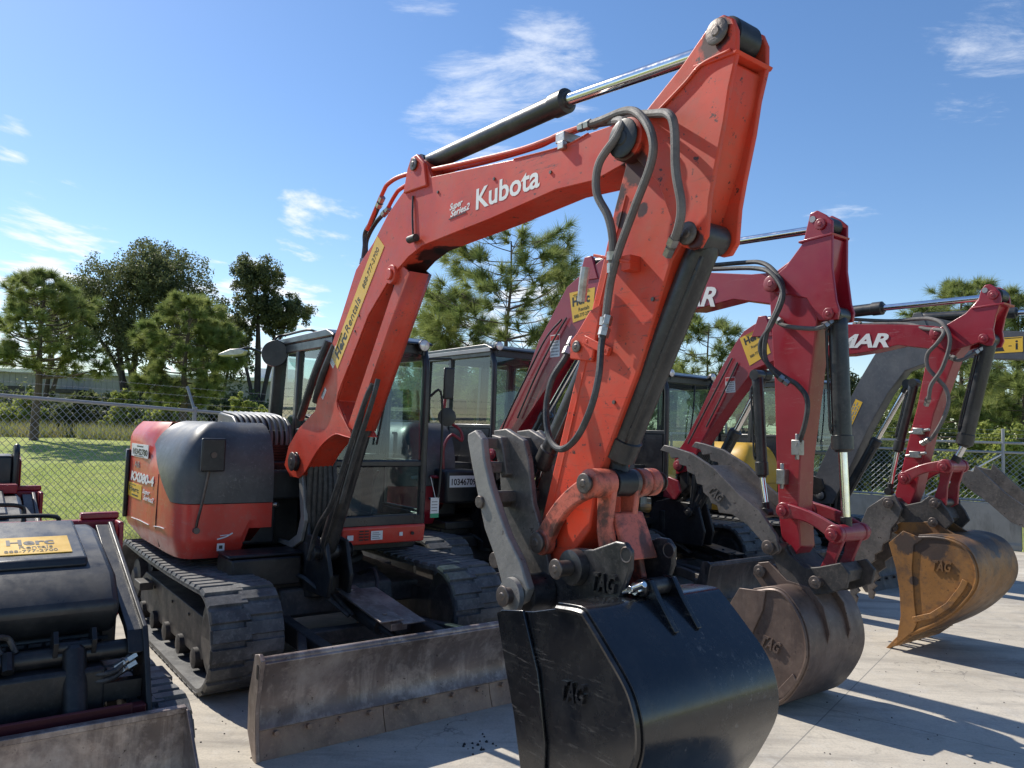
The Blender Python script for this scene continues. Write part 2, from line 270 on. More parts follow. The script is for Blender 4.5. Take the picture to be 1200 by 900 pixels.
# ------------------------------------------------------------ mesh helpers (local axes: x forward, y left, z up)
def smooth_path(pts, k=6):
    P = [Vector(p) for p in pts]
    if len(P) < 3: return P
    Q = [P[0]*2-P[1]] + P + [P[-1]*2-P[-2]]
    out = []
    for i in range(1, len(Q)-2):
        a, b, c, d = Q[i-1:i+3]
        for j in range(k):
            t = j/k
            out.append(.5*((2*b)+(c-a)*t+(2*a-5*b+4*c-d)*t*t+(3*b-a-3*c+d)*t**3))
    out.append(P[-1]); return out
class MB:
    def __init__(s): s.v = []; s.f = []; s.m = []; s.mi = 0
    def add(s, vs, fs):
        o = len(s.v); s.v += [tuple(x) for x in vs]; s.f += [tuple(i+o for i in f) for f in fs]; s.m += [s.mi]*len(fs); return s
    def box(s, x0, x1, y0, y1, z0, z1, M=None):
        vs = [Vector((x, y, z)) for x in (x0, x1) for y in (y0, y1) for z in (z0, z1)]
        if M: vs = [M @ v for v in vs]
        return s.add(vs, [(0, 1, 3, 2), (4, 6, 7, 5), (0, 4, 5, 1), (2, 3, 7, 6), (0, 2, 6, 4), (1, 5, 7, 3)])
    def prism(s, poly, b0, b1):          # outline in (x, z), extruded along y
        n = len(poly)
        area = sum(poly[i][0]*poly[(i+1) % n][1]-poly[(i+1) % n][0]*poly[i][1] for i in range(n))
        if area < 0: poly = poly[::-1]
        vs = [(p[0], b0, p[1]) for p in poly]+[(p[0], b1, p[1]) for p in poly]
        fs = [tuple(range(n)), tuple(range(2*n-1, n-1, -1))]+[(i, n+i, n+(i+1) % n, (i+1) % n) for i in range(n)]
        return s.add(vs, fs)
    def beam(s, p0, p1, w, h, up=(0, 0, 1), w1=None, h1=None):
        p0, p1 = Vector(p0), Vector(p1); d = (p1-p0).normalized(); u = Vector(up)
        sd = d.cross(u)
        if sd.length < 1e-4: sd = Vector((1, 0, 0)) if abs(d.x) < .9 else Vector((0, 1, 0))
        sd.normalize(); u = sd.cross(d)
        vs = []
        for p, a, b in ((p0, w, h), (p1, w1 or w, h1 or h)):
            for i, j in ((-1, -1), (1, -1), (1, 1), (-1, 1)): vs.append(p+sd*a*.5*i+u*b*.5*j)
        return s.add(vs, [(0, 1, 2, 3), (7, 6, 5, 4), (0, 4, 5, 1), (1, 5, 6, 2), (2, 6, 7, 3), (3, 7, 4, 0)])
    def cyl(s, p0, p1, r, r1=None, n=20, cap=True):
        p0, p1 = Vector(p0), Vector(p1); d = (p1-p0).normalized()
        a = d.orthogonal().normalized(); b = d.cross(a); r1 = r if r1 is None else r1
        vs = [p+a*(q*math.cos(2*math.pi*i/n))+b*(q*math.sin(2*math.pi*i/n)) for p, q in ((p0, r), (p1, r1)) for i in range(n)]
        fs = [(i, (i+1) % n, n+(i+1) % n, n+i) for i in range(n)]
        if cap: fs += [tuple(range(n-1, -1, -1)), tuple(range(n, 2*n))]
        return s.add(vs, fs)
    def lathe(s, p0, axis, prof, n=24):  # prof: (distance along axis, radius)
        p0 = Vector(p0); d = Vector(axis).normalized(); a = d.orthogonal().normalized(); b = d.cross(a); vs = []; fs = []
        for h, r in prof:
            for i in range(n): vs.append(p0+d*h+a*(r*math.cos(2*math.pi*i/n))+b*(r*math.sin(2*math.pi*i/n)))
        for k in range(len(prof)-1):
            for i in range(n): fs.append((k*n+i, k*n+(i+1) % n, (k+1)*n+(i+1) % n, (k+1)*n+i))
        fs += [tuple(range(n-1, -1, -1)), tuple(range((len(prof)-1)*n, len(prof)*n))]
        return s.add(vs, fs)
    def tube(s, pts, r, n=8, k=6, r1=None):
        P = smooth_path(pts, k); m = len(P); vs = []; fs = []; ref = None
        for i, p in enumerate(P):
            d = (P[min(i+1, m-1)]-P[max(i-1, 0)]).normalized()
            if ref is None: ref = d.orthogonal().normalized()
            ref = (ref-d*ref.dot(d)).normalized(); b = d.cross(ref)
            q = r if r1 is None else r+(r1-r)*i/(m-1)
            for j in range(n): vs.append(p+ref*(q*math.cos(2*math.pi*j/n))+b*(q*math.sin(2*math.pi*j/n)))
        for i in range(m-1):
            for j in range(n): fs.append((i*n+j, i*n+(j+1) % n, (i+1)*n+(j+1) % n, (i+1)*n+j))
        fs += [tuple(range(n-1, -1, -1)), tuple(range((m-1)*n, m*n))]
        return s.add(vs, fs)
    def strip(s, path, b0, b1, th):      # plate following an (x,z) path, width along y
        P = [Vector((p[0], 0, p[1])) for p in path]; n = len(P); vs = []
        for i, p in enumerate(P):
            d = (P[min(i+1, n-1)]-P[max(i-1, 0)]).normalized(); nn = Vector((-d.z, 0, d.x))
            for b in (b0, b1):
                for o in (0, th): vs.append((p.x+nn.x*o, b, p.z+nn.z*o))
        fs = []
        for i in range(n-1):
            a = i*4; c = a+4
            fs += [(a, c, c+2, a+2), (a+1, a+3, c+3, c+1), (a, a+1, c+1, c), (a+2, c+2, c+3, a+3)]
        fs += [(0, 2, 3, 1), ((n-1)*4, (n-1)*4+1, (n-1)*4+3, (n-1)*4+2)]
        return s.add(vs, fs)
    def text(s, body, origin, xd, ud, size, depth=.0015, bold=0., shear=0., fit=None, mi=1, align='LEFT'):
        cu = bpy.data.curves.new('t', 'FONT'); cu.body = body; cu.size = size; cu.extrude = depth; cu.offset = bold; cu.shear = shear; cu.align_x = align; cu.resolution_u = 3; cu.space_character = 1.12 if body == 'TAG' else 1.0
        o = bpy.data.objects.new('t', cu); C.objects.link(o)
        me = bpy.data.meshes.new_from_object(o.evaluated_get(bpy.context.evaluated_depsgraph_get()))
        vs = [v.co.copy() for v in me.vertices]; fs = [tuple(p.vertices) for p in me.polygons]
        bpy.data.objects.remove(o); bpy.data.curves.remove(cu)
        xd, ud = Vector(xd).normalized(), Vector(ud); ud = (ud-xd*ud.dot(xd)).normalized(); nd = xd.cross(ud); og = Vector(origin)
        kx = 1
        if fit and vs:
            kx = fit/(max(v.x for v in vs)-min(v.x for v in vs))
        o2 = s.mi; s.mi = mi
        s.add([og+xd*(v.x*kx)+ud*v.y+nd*(v.z+depth) for v in vs], fs); s.mi = o2
        bpy.data.meshes.remove(me)
        return s
    def build(s, name, mat, parent=None, bevel=0., seg=2, smooth=35):
        me = bpy.data.meshes.new(name); me.from_pydata(s.v, [], s.f)
        mats = mat if isinstance(mat, (list, tuple)) else [mat]
        for x in mats: me.materials.append(MATS[x])
        if len(mats) > 1: me.polygons.foreach_set('material_index', s.m)
        bm = bmesh.new(); bm.from_mesh(me); bmesh.ops.recalc_face_normals(bm, faces=bm.faces); bm.to_mesh(me); bm.free()
        if smooth:
            me.polygons.foreach_set('use_smooth', [True]*len(me.polygons)); me.set_sharp_from_angle(angle=R(smooth))
        o = bpy.data.objects.new(name, me); C.objects.link(o)
        if parent: o.parent = parent
        if bevel:
            b = o.modifiers.new('bevel', 'BEVEL'); b.width = bevel; b.segments = seg; b.limit_method = 'ANGLE'; b.angle_limit = R(32); b.harden_normals = False
        return o
def tag(o, label=None, cat=None, group=None, kind=None):
    for k, v in (('label', label), ('category', cat), ('group', group), ('kind', kind)):
        if v: o[k] = v
    return o
def thing(name, label, cat, loc=(0, 0, 0), rz=0., group=None):
    o = bpy.data.objects.new(name, None); C.objects.link(o); o.location = loc; o.rotation_euler = (0, 0, rz); o.empty_display_size = .2
    return tag(o, label, cat, group)
def lerp(a, b, t): return tuple(x+(y-x)*t for x, y in zip(a, b))
def v3(p, b): return (p[0], b, p[1])
# traced outlines in each machine's own axes, metres: (forward, up)
D = {'A': {'boom': [(0.52, 1.32), (0.39, 1.4), (0.46, 1.55), (0.65, 1.69), (0.94, 1.82), (1.07, 2.13), (1.33, 2.49), (1.52, 2.77), (1.76, 2.91), (1.95, 3.06), (2.1, 3.14), (2.19, 3.18), (2.24, 3.26), (2.24, 3.33), (2.32, 3.32), (2.41, 3.26), (2.46, 3.17), (3.26, 3.06), (3.63, 3.02), (3.8, 3.03), (3.99, 3.02), (4.09, 2.98), (4.14, 2.92), (4.14, 2.85), (3.98, 2.83), (3.85, 2.81), (3.59, 2.83), (3.06, 2.8), (2.69, 2.79), (2.39, 2.78), (2.23, 2.74), (2.02, 2.65), (1.73, 2.44), (1.47, 2.12), (1.31, 1.89), (1.46, 1.74), (1.57, 1.65), (1.46, 1.65), (1.31, 1.66), (1.13, 1.6), (0.98, 1.51), (0.82, 1.38), (0.69, 1.32)],
 'ear': [(4.46, 3.23), (4.49, 3.25), (4.53, 3.25), (4.57, 3.22), (4.59, 3.17), (4.59, 3.08), (4.56, 2.97), (4.54, 2.85), (4.5, 2.68), (4.48, 2.58), (4.47, 2.45), (4.44, 2.41), (4.4, 2.41), (4.35, 2.43), (4.32, 2.5), (4.23, 2.7), (4.11, 2.83), (4.05, 2.87), (4.06, 2.95), (4.14, 3.0), (4.2, 3.04), (4.34, 3.13)],
 'armL': [(4.39, 3.17), (4.33, 3.13), (4.19, 3.01), (3.99, 2.96), (4.03, 2.82), (3.97, 2.65), (3.92, 2.47), (3.76, 1.97), (3.7, 1.78), (3.6, 1.47), (3.53, 1.25), (3.51, 1.11), (3.63, 1.1), (3.75, 1.18)],
 'armR': [(3.87, 1.32), (3.91, 1.54), (4.12, 1.96), (4.29, 2.39), (4.39, 2.51), (4.48, 2.75), (4.54, 2.96), (4.56, 3.07)],
 'pins': [(4.51, 3.19), (4.08, 2.91), (4.39, 2.47), (0.65, 1.44)],
 'armcyl': [(2.14, 3.33), (3.57, 3.25), (4.42, 3.27)],
 'boomcyl': [(1.04, 0.8), (1.64, 1.83), (2.04, 2.68)],
 'bktcyl': [(4.33, 2.47), (3.94, 1.61), (3.91, 1.49)],
 'guard': [(1.47, 1.72), (1.83, 1.71), (2.42, 2.57), (2.06, 2.63)],
 'link': [(3.63, 1.24), (3.96, 1.52), (3.88, 1.24)],
 'thumb': [(3.24, 1.67), (3.24, 1.7), (3.3, 1.72), (3.36, 1.68), (3.38, 1.59), (3.43, 1.48), (3.5, 1.37), (3.57, 1.27), (3.67, 1.17), (3.73, 1.07), (3.7, 1.01), (3.63, 0.97), (3.57, 1.01), (3.49, 1.16), (3.4, 1.28), (3.34, 1.42), (3.28, 1.56)],
 'thumb2': [(3.23, 1.72), (3.33, 1.73), (3.47, 1.68), (3.51, 1.59), (3.55, 1.4), (3.61, 1.29), (3.67, 1.15), (3.68, 1.04), (3.5, 0.97), (3.41, 1.11), (3.32, 1.34), (3.29, 1.54)],
 'coupler': [(3.57, 1.09), (3.74, 1.18), (3.82, 1.24), (3.93, 1.25), (4.06, 1.3), (4.11, 1.3), (4.14, 1.27), (4.14, 1.2), (4.09, 1.08), (3.98, 1.03), (3.62, 0.95), (3.53, 0.95)],
 'couppins': [(3.51, 1.0), (3.82, 1.17), (4.12, 1.25), (4.32, 1.19)],
 'thumbcyl': [(3.72, 2.19), (3.5, 1.71), (3.37, 1.34)],
 'marks': [(2.96, 2.87), (3.5, 2.85), (2.67, 2.9), (2.88, 2.92), (1.31, 2.13), (1.93, 2.88), (1.19, 2.22), (1.43, 2.47), (0.93, 2.02), (1.1, 2.09)],
 'tubes_pipe': [[(1.6, -0.28, 3.03), (1.8, -0.28, 3.23), (1.89, -0.28, 3.28), (2.1, -0.28, 3.28), (2.55, -0.28, 3.21), (3.2, -0.28, 3.12), (3.47, -0.28, 3.1), (3.57, -0.28, 3.1), (3.72, -0.28, 3.09)],
 [(1.7, -0.2, 3.14), (1.82, -0.2, 3.23), (1.92, -0.2, 3.26), (2.22, -0.2, 3.26), (2.86, -0.2, 3.18), (3.29, -0.2, 3.14), (3.44, -0.2, 3.14), (3.69, -0.2, 3.13)]],
 'tubes_hose': [[(1.8, -0.28, 3.2), (1.64, -0.26, 3.1), (1.49, -0.24, 3.04), (1.49, -0.24, 2.94), (1.5, -0.26, 2.78)],
 [(1.74, -0.2, 3.16), (1.56, -0.2, 3.1), (1.44, -0.2, 3.01), (1.43, -0.2, 2.92), (1.46, -0.22, 2.82)],
 [(3.72, -0.28, 3.09), (3.87, -0.3, 3.07), (4.06, -0.34, 3.04), (4.18, -0.38, 2.97), (4.26, -0.4, 2.86), (4.26, -0.4, 2.76), (4.17, -0.39, 2.61), (4.08, -0.38, 2.46), (4.03, -0.37, 2.36), (4.0, -0.36, 2.27), (3.98, -0.36, 2.12)],
 [(3.69, -0.2, 3.13), (3.9, -0.28, 3.06), (4.06, -0.36, 2.99), (4.06, -0.39, 2.92), (3.97, -0.4, 2.83), (3.96, -0.4, 2.71), (4.02, -0.39, 2.6), (4.04, -0.38, 2.5), (4.03, -0.37, 2.38)],
 [(3.74, -0.2, 3.13), (3.98, -0.25, 3.07), (4.21, -0.34, 2.98), (4.34, -0.4, 2.92), (4.38, -0.41, 2.85), (4.39, -0.41, 2.69), (4.41, -0.4, 2.56), (4.38, -0.38, 2.48), (4.3, -0.34, 2.41)],
 [(4.0, -0.36, 2.19), (3.99, -0.38, 2.09), (4.02, -0.42, 1.95), (4.0, -0.44, 1.82), (3.92, -0.44, 1.7), (3.8, -0.42, 1.65), (3.7, -0.4, 1.7), (3.65, -0.38, 1.82), (3.66, -0.36, 1.95), (3.7, -0.32, 2.05), (3.7, -0.28, 2.13)],
 [(1.1, -0.3, 2.32), (1.02, -0.34, 2.13), (0.86, -0.34, 1.92), (0.65, -0.3, 1.77)],
 [(1.21, -0.3, 2.28), (1.09, -0.33, 2.07), (0.92, -0.3, 1.89)],
 [(1.82, -0.3, 1.99), (1.76, -0.32, 1.88), (1.53, -0.33, 1.49), (1.36, -0.34, 1.19), (1.15, -0.34, 1.0), (1.0, -0.33, 0.77)],
 [(1.89, -0.3, 2.02), (1.86, -0.32, 1.88), (1.65, -0.33, 1.5), (1.52, -0.34, 1.21)]]}, 'B': {'boom': [(1.15, 1.36), (1.1, 1.58), (1.28, 1.73), (1.58, 2.06), (1.88, 2.59), (2.08, 2.83), (2.27, 3.06), (2.44, 3.14), (2.56, 3.18), (2.74, 3.25), (3.08, 3.24), (3.33, 3.07), (3.83, 2.97), (4.27, 2.89), (4.41, 2.88), (4.5, 2.82), (4.51, 2.72), (4.43, 2.66), (4.12, 2.73), (3.73, 2.69), (3.29, 2.75), (2.95, 2.71), (2.64, 2.64), (2.44, 2.54), (2.01, 2.13), (1.6, 1.73), (1.37, 1.42)],
 'ear': [(4.69, 3.04), (4.73, 3.19), (4.74, 3.23), (4.79, 3.24), (4.85, 3.2), (4.9, 3.15), (4.9, 3.04), (4.9, 2.84), (4.93, 2.62), (4.95, 2.56), (4.94, 2.5), (4.81, 2.5), (4.72, 2.66), (4.59, 2.7), (4.48, 2.72), (4.42, 2.81), (4.56, 2.9)],
 'armL': [(4.73, 3.09), (4.68, 3.02), (4.58, 2.94), (4.41, 2.85), (4.44, 2.49), (4.47, 2.1), (4.49, 1.57), (4.51, 1.28), (4.52, 1.16), (4.55, 0.98), (4.64, 0.96), (4.68, 1.02)],
 'armR': [(4.66, 1.25), (4.67, 1.58), (4.73, 2.03), (4.78, 2.46), (4.81, 2.65), (4.86, 2.87), (4.88, 3.05)],
 'pins': [(4.82, 3.14), (4.46, 2.79), (4.88, 2.54), (1.22, 1.48)],
 'armcyl': [(2.55, 3.25), (4.0, 3.18), (4.7, 3.18)],
 'bktcyl': [(4.89, 2.5), (4.92, 1.65), (4.94, 1.2)],
 'boomcyl': [(1.38, 1.25), (2.01, 2.02), (2.47, 2.55)],
 'thumbcyl': [(4.29, 2.17), (4.34, 1.45), (4.38, 1.21)],
 'link': [(4.59, 1.25), (4.95, 1.14), (4.85, 0.83)],
 'thumb': [(3.56, 1.61), (3.6, 1.65), (3.67, 1.64), (3.86, 1.6), (4.07, 1.5), (4.29, 1.33), (4.45, 1.24), (4.58, 1.09), (4.6, 0.99), (4.54, 0.95), (4.48, 1.03), (4.36, 1.13), (4.23, 1.19), (4.12, 1.19), (4.1, 1.24), (4.05, 1.25), (4.03, 1.29), (3.98, 1.32), (3.97, 1.37), (3.92, 1.38), (3.9, 1.44), (3.83, 1.46), (3.82, 1.5), (3.75, 1.51), (3.74, 1.56), (3.67, 1.55), (3.65, 1.59)],
 'coupler': [(4.5, 0.95), (4.51, 1.04), (4.56, 1.07), (4.63, 0.97), (4.75, 0.9), (4.84, 0.92), (4.99, 0.97), (5.05, 0.91), (5.03, 0.82), (4.9, 0.76), (4.78, 0.73), (4.66, 0.75), (4.57, 0.82)],
 'bktear': [(4.39, 0.7), (4.4, 0.82), (4.47, 0.86), (4.55, 0.83), (4.72, 0.73), (4.81, 0.66), (4.86, 0.55), (4.86, 0.46), (4.76, 0.61), (4.6, 0.68), (4.5, 0.67)],
 'marks': [(2.31, 3.03), (2.65, 3.01), (2.63, 2.74), (2.37, 2.72), (2.06, 2.65), (2.22, 2.42), (3.08, 3.22), (3.93, 2.82)],
 'tubes_hose': [[(3.18, -0.2, 3.12), (3.74, -0.2, 3.05), (4.13, -0.22, 3.01), (4.3, -0.25, 2.98), (4.44, -0.3, 2.9), (4.56, -0.36, 2.76), (4.55, -0.4, 2.61), (4.48, -0.42, 2.44), (4.47, -0.42, 2.27), (4.55, -0.4, 2.15), (4.62, -0.37, 2.09)],
 [(3.32, -0.25, 3.06), (3.92, -0.25, 2.99), (4.3, -0.3, 2.93), (4.48, -0.36, 2.85), (4.59, -0.4, 2.69), (4.52, -0.42, 2.5), (4.44, -0.42, 2.39), (4.44, -0.42, 2.3), (4.51, -0.4, 2.2), (4.6, -0.37, 2.13), (4.68, -0.36, 2.08), (4.75, -0.36, 1.98), (4.73, -0.36, 1.81), (4.65, -0.34, 1.64)],
 [(4.48, -0.33, 2.56), (4.57, -0.36, 2.49), (4.77, -0.36, 2.45), (4.85, -0.34, 2.46), (4.87, -0.28, 2.5)],
 [(2.23, -0.33, 2.76), (2.03, -0.34, 2.61), (1.81, -0.34, 2.34), (1.5, -0.34, 1.93), (1.35, -0.33, 1.72)],
 [(2.3, -0.33, 2.77), (2.13, -0.34, 2.57), (1.89, -0.34, 2.26), (1.62, -0.34, 1.85)]]}, 'C': {'boom': [(1.19, 1.29), (1.16, 1.49), (1.31, 1.67), (1.51, 1.99), (1.7, 2.33), (1.99, 2.75), (2.08, 2.85), (2.2, 2.91), (2.34, 2.96), (2.57, 2.95), (3.21, 2.82), (3.81, 2.76), (4.02, 2.73), (4.11, 2.65), (4.07, 2.56), (3.97, 2.54), (3.7, 2.59), (3.45, 2.55), (3.22, 2.53), (2.77, 2.54), (2.48, 2.53), (2.33, 2.48), (2.21, 2.44), (1.91, 2.11), (1.52, 1.62), (1.38, 1.35)],
 'ear': [(4.37, 2.91), (4.39, 2.99), (4.42, 3.03), (4.46, 3.03), (4.5, 3.0), (4.53, 2.95), (4.54, 2.89), (4.53, 2.86), (4.5, 2.77), (4.48, 2.66), (4.49, 2.58), (4.47, 2.53), (4.43, 2.53), (4.37, 2.56), (4.3, 2.54), (4.13, 2.5), (4.0, 2.58), (4.04, 2.7), (4.14, 2.74), (4.27, 2.81)],
 'armL': [(4.39, 2.96), (4.26, 2.81), (4.09, 2.72), (3.96, 2.53), (3.93, 2.35), (3.87, 2.04), (3.81, 1.81), (3.74, 1.5), (3.68, 1.28), (3.7, 1.18), (3.8, 1.16)],
 'armR': [(3.86, 1.32), (3.91, 1.55), (4.01, 1.98), (4.19, 2.48), (4.35, 2.66), (4.45, 2.76), (4.51, 2.86)],
 'pins': [(4.48, 2.94), (4.05, 2.66), (4.41, 2.59), (1.24, 1.39)],
 'armcyl': [(2.3, 2.94), (3.54, 2.95), (4.39, 2.96)],
 'bktcyl': [(4.39, 2.57), (4.21, 1.71), (4.16, 1.53)],
 'boomcyl': [(1.61, 1.27), (1.87, 1.66), (2.28, 2.38)],
 'thumbcyl': [(3.82, 2.25), (3.67, 1.64), (3.6, 1.29)],
 'link': [(3.79, 1.42), (4.12, 1.54), (4.06, 1.23)],
 'thumb': [(3.74, 1.27), (3.65, 1.25), (3.5, 1.14), (3.43, 0.98), (3.38, 0.71), (3.34, 0.4), (3.35, 0.28), (3.39, 0.27), (3.41, 0.34), (3.39, 0.36), (3.43, 0.4), (3.4, 0.43), (3.46, 0.48), (3.44, 0.52), (3.51, 0.58), (3.5, 0.63), (3.57, 0.69), (3.57, 0.74), (3.63, 0.78), (3.64, 0.84), (3.7, 0.89), (3.71, 0.98), (3.77, 1.06), (3.8, 1.16)],
 'coupler': [(3.61, 1.17), (3.64, 1.24), (3.71, 1.24), (3.8, 1.19), (3.93, 1.23), (4.0, 1.29), (4.08, 1.26), (4.15, 1.17), (4.19, 1.09), (4.1, 0.99), (3.93, 0.96), (3.75, 1.04), (3.64, 1.09)],
 'bktear': [(3.7, 0.94), (3.7, 1.0), (3.76, 1.04), (3.93, 1.06), (4.03, 1.08), (4.14, 1.02), (4.33, 0.93), (4.39, 0.89), (4.14, 0.88), (3.79, 0.91)],
 'marks': [(2.04, 2.79), (2.32, 2.9), (2.4, 2.59), (2.17, 2.48), (1.85, 2.36), (1.99, 2.2), (3.21, 2.56), (3.53, 2.7)],
 'tubes_hose': [[(3.14, -0.2, 2.89), (3.56, -0.2, 2.83), (3.81, -0.22, 2.82), (3.97, -0.28, 2.8), (4.11, -0.36, 2.73), (4.18, -0.4, 2.58), (4.13, -0.42, 2.36), (4.04, -0.42, 2.22), (4.01, -0.4, 2.12), (3.97, -0.36, 2.05)],
 [(3.26, -0.25, 2.82), (3.73, -0.25, 2.78), (3.95, -0.32, 2.71), (4.12, -0.38, 2.67), (4.09, -0.42, 2.57), (4.01, -0.42, 2.48), (4.01, -0.42, 2.37), (4.08, -0.4, 2.27), (4.13, -0.37, 2.19), (4.15, -0.36, 2.08), (4.11, -0.36, 1.94), (4.01, -0.34, 1.78), (3.92, -0.34, 1.72)],
 [(4.13, -0.34, 2.46), (4.24, -0.36, 2.42), (4.33, -0.33, 2.47), (4.37, -0.27, 2.52)],
 [(1.95, -0.33, 2.57), (1.76, -0.34, 2.25), (1.56, -0.34, 1.93), (1.38, -0.34, 1.64)],
 [(2.02, -0.33, 2.52), (1.85, -0.34, 2.2), (1.63, -0.34, 1.83)]]}, 'D': {'boom': [(1.07, 0.88), (1.13, 1.22), (1.37, 1.74), (1.54, 2.13), (1.78, 2.57), (1.93, 2.81), (2.16, 3.14), (2.34, 3.26), (2.57, 3.26), (3.32, 3.02), (4.08, 2.93), (4.14, 2.79), (4.04, 2.64), (3.31, 2.7), (2.91, 2.75), (2.6, 2.7), (2.32, 2.61), (2.11, 2.34), (1.87, 1.92), (1.55, 1.25), (1.38, 0.9)],
 'ear': [(4.21, 3.32), (4.35, 3.21), (4.38, 2.64), (4.27, 2.56), (4.05, 2.71), (4.0, 2.89)],
 'armL': [(4.2, 3.1), (4.01, 2.85), (3.88, 2.13), (3.8, 1.31), (3.87, 1.14)],
 'armR': [(4.03, 1.33), (4.15, 2.13), (4.3, 2.82)],
 'pins': [(4.27, 3.18), (4.07, 2.78), (4.29, 2.69), (1.23, 1.0)],
 'armcyl': [(2.47, 3.26), (3.53, 3.21), (4.23, 3.2)],
 'bktcyl': [(4.28, 2.66), (4.11, 1.6), (4.05, 1.33)],
 'boomcyl': [(1.31, 0.67), (1.72, 1.42), (2.32, 2.45)],
 'thumb': [(3.95, 1.06), (3.75, 1.06), (3.63, 1.1), (3.47, 1.21), (3.3, 1.37), (3.16, 1.5), (3.14, 1.43), (3.0, 1.46), (2.95, 1.38), (3.08, 1.24), (3.3, 1.09), (3.51, 0.91), (3.75, 0.82), (3.94, 0.9)],
 'marks': [(3.3, 2.93), (3.54, 2.77), (1.61, 1.86), (1.75, 2.16)]}}
# ------------------------------------------------------------ excavator parts
BOOM_B = (-.31, -.12); ARM_B = (-.31, -.14)
def belt_path(af, ar, r, sag=.02, ds=.03):
    pts = []
    L = af-ar
    n = int(L/ds)
    for i in range(n): pts.append((ar+L*i/n, 0, 0, -1))
    m = int(math.pi*r/ds)
    for i in range(m):
        t = -math.pi/2+math.pi*i/m; pts.append((af+r*math.cos(t), r+r*math.sin(t), math.cos(t), math.sin(t)))
    for i in range(n):
        u = i/n; pts.append((af-L*u, 2*r-sag*math.sin(u*math.pi)**.8, 0, 1))
    for i in range(m):
        t = math.pi/2+math.pi*i/m; pts.append((ar+r*math.cos(t), r+r*math.sin(t), math.cos(t), math.sin(t)))
    return pts
def make_track(root, b0, b1, af, ar, r, outer):
    P = belt_path(af, ar, r); n = len(P); m = MB(); th = .028; hl = .019
    P = [(x, z+hl*.0, nx, nzz) for x, z, nx, nzz in P]
    vs = []
    for x, z, nx, nzz in P:
        for b in (b0, b1):
            for o in (hl, hl+th): vs.append((x-nx*o, b, z-nzz*o))
    fs = []
    for i in range(n):
        a = i*4; c = ((i+1) % n)*4
        fs += [(a, a+2, c+2, c), (a+1, c+1, c+3, a+3), (a, c, c+1, a+1), (a+2, a+3, c+3, c+2)]
    m.add(vs, fs)
    mid = (b0+b1)/2; k = 4
    for i in range(0, n, k):
        for side in (0, 1):
            i0 = (i+(0 if side else k//2+1)) % n
            q = [P[(i0+j) % n] for j in (0, 1, 3)]
            ba, bb = ((b0-.004, mid+.026), (mid-.026, b1+.004))[side]; tw_ = -1 if side == 0 else 1
            x0, z0, nx, nzz = q[0]; x1, z1, nx1, nz1 = q[2]
            sk = .018
            vv = []
            for (x, z, ax, az, dirn) in ((x0, z0, nx, nzz, 1), (x1, z1, nx1, nz1, -1)):
                tx, tz = -az*dirn, ax*dirn      # lugs taper outwards
                for b in (ba, bb):
                    vv.append((x-ax*(hl+.002), b, z-az*(hl+.002)))
                    vv.append((x+tx*.007, b+(.010 if b == ba else -.010), z+tz*.007))
            m.add(vv, [(0, 2, 3, 1), (4, 5, 7, 6), (0, 1, 5, 4), (2, 6, 7, 3), (1, 3, 7, 5), (0, 4, 6, 2)])
    for i in range(0, n, 3):             # inner guide teeth
        x, z, nx, nzz = P[i]; o = hl+th
        m.beam((x-nx*o, mid-.05, z-nzz*o), (x-nx*(o+.04), mid-.05, z-nzz*(o+.04)), .03, .03, up=(0, 1, 0), w1=.015, h1=.02)
        m.beam((x-nx*o, mid+.05, z-nzz*o), (x-nx*(o+.04), mid+.05, z-nzz*(o+.04)), .03, .03, up=(0, 1, 0), w1=.015, h1=.02)
    t = m.build('track', 'rubber', root, smooth=30)
    g = MB(); io = r-hl-th
    g.prism([(ar+.28, .14), (af-.22, .14), (af-.10, .22), (af-.10, .36), (af-.25, .42), (ar+.35, .44), (ar+.2, .36), (ar+.2, .2)], b0+.10, b1-.10)
    for q in (.3, .55, .75): g.cyl((ar+(af-ar)*q, b0+.09, .37), (ar+(af-ar)*q, b0+.10, .37), .012, n=8)
    ob = b0+.08 if outer < 0 else b1-.08
    g.box(ar+.5, ar+.72, min(ob, ob+.10*outer), max(ob, ob+.10*outer), .36, .42)
    g.build('track_frame', 'under_metal', t, bevel=.012)
    s = MB(); s.lathe((af, b0+.07, r), (0, 1, 0), [(0, io*.55), (.02, io*.62), (.03, io*.9), (.05, io), (b1-b0-.19, io), (b1-b0-.17, io*.9), (b1-b0-.15, io*.62), (b1-b0-.13, io*.5)], 32); s.build('idler', 'under_metal', t)
    s = MB(); s.lathe((ar, b0+.07, r), (0, 1, 0), [(0, .07), (.02, .09), (.03, .16), (.09, .17), (.10, io*.8), (b1-b0-.25, io*.8), (b1-b0-.23, .12), (b1-b0-.13, .1)], 24)
    for i in range(15):
        t_ = 2*math.pi*i/15; s.beam((ar+math.cos(t_)*io*.75, mid-.03, r+math.sin(t_)*io*.75), (ar+math.cos(t_)*io*1.0, mid-.03, r+math.sin(t_)*io*1.0), .05, .05, up=(0, 1, 0), w1=.025)
    s.build('sprocket', 'under_metal', t)
    for i in range(5):
        x = ar+.38+(af-ar-.7)*i/4; s = MB(); s.lathe((x, b0+.06, .135), (0, 1, 0), [(0, .03), (.01, .068), (.10, .072), (.11, .045), (b1-b0-.23, .045), (b1-b0-.22, .072), (b1-b0-.13, .068), (b1-b0-.12, .03)], 16); s.build('roller', 'under_metal', t)
    return t
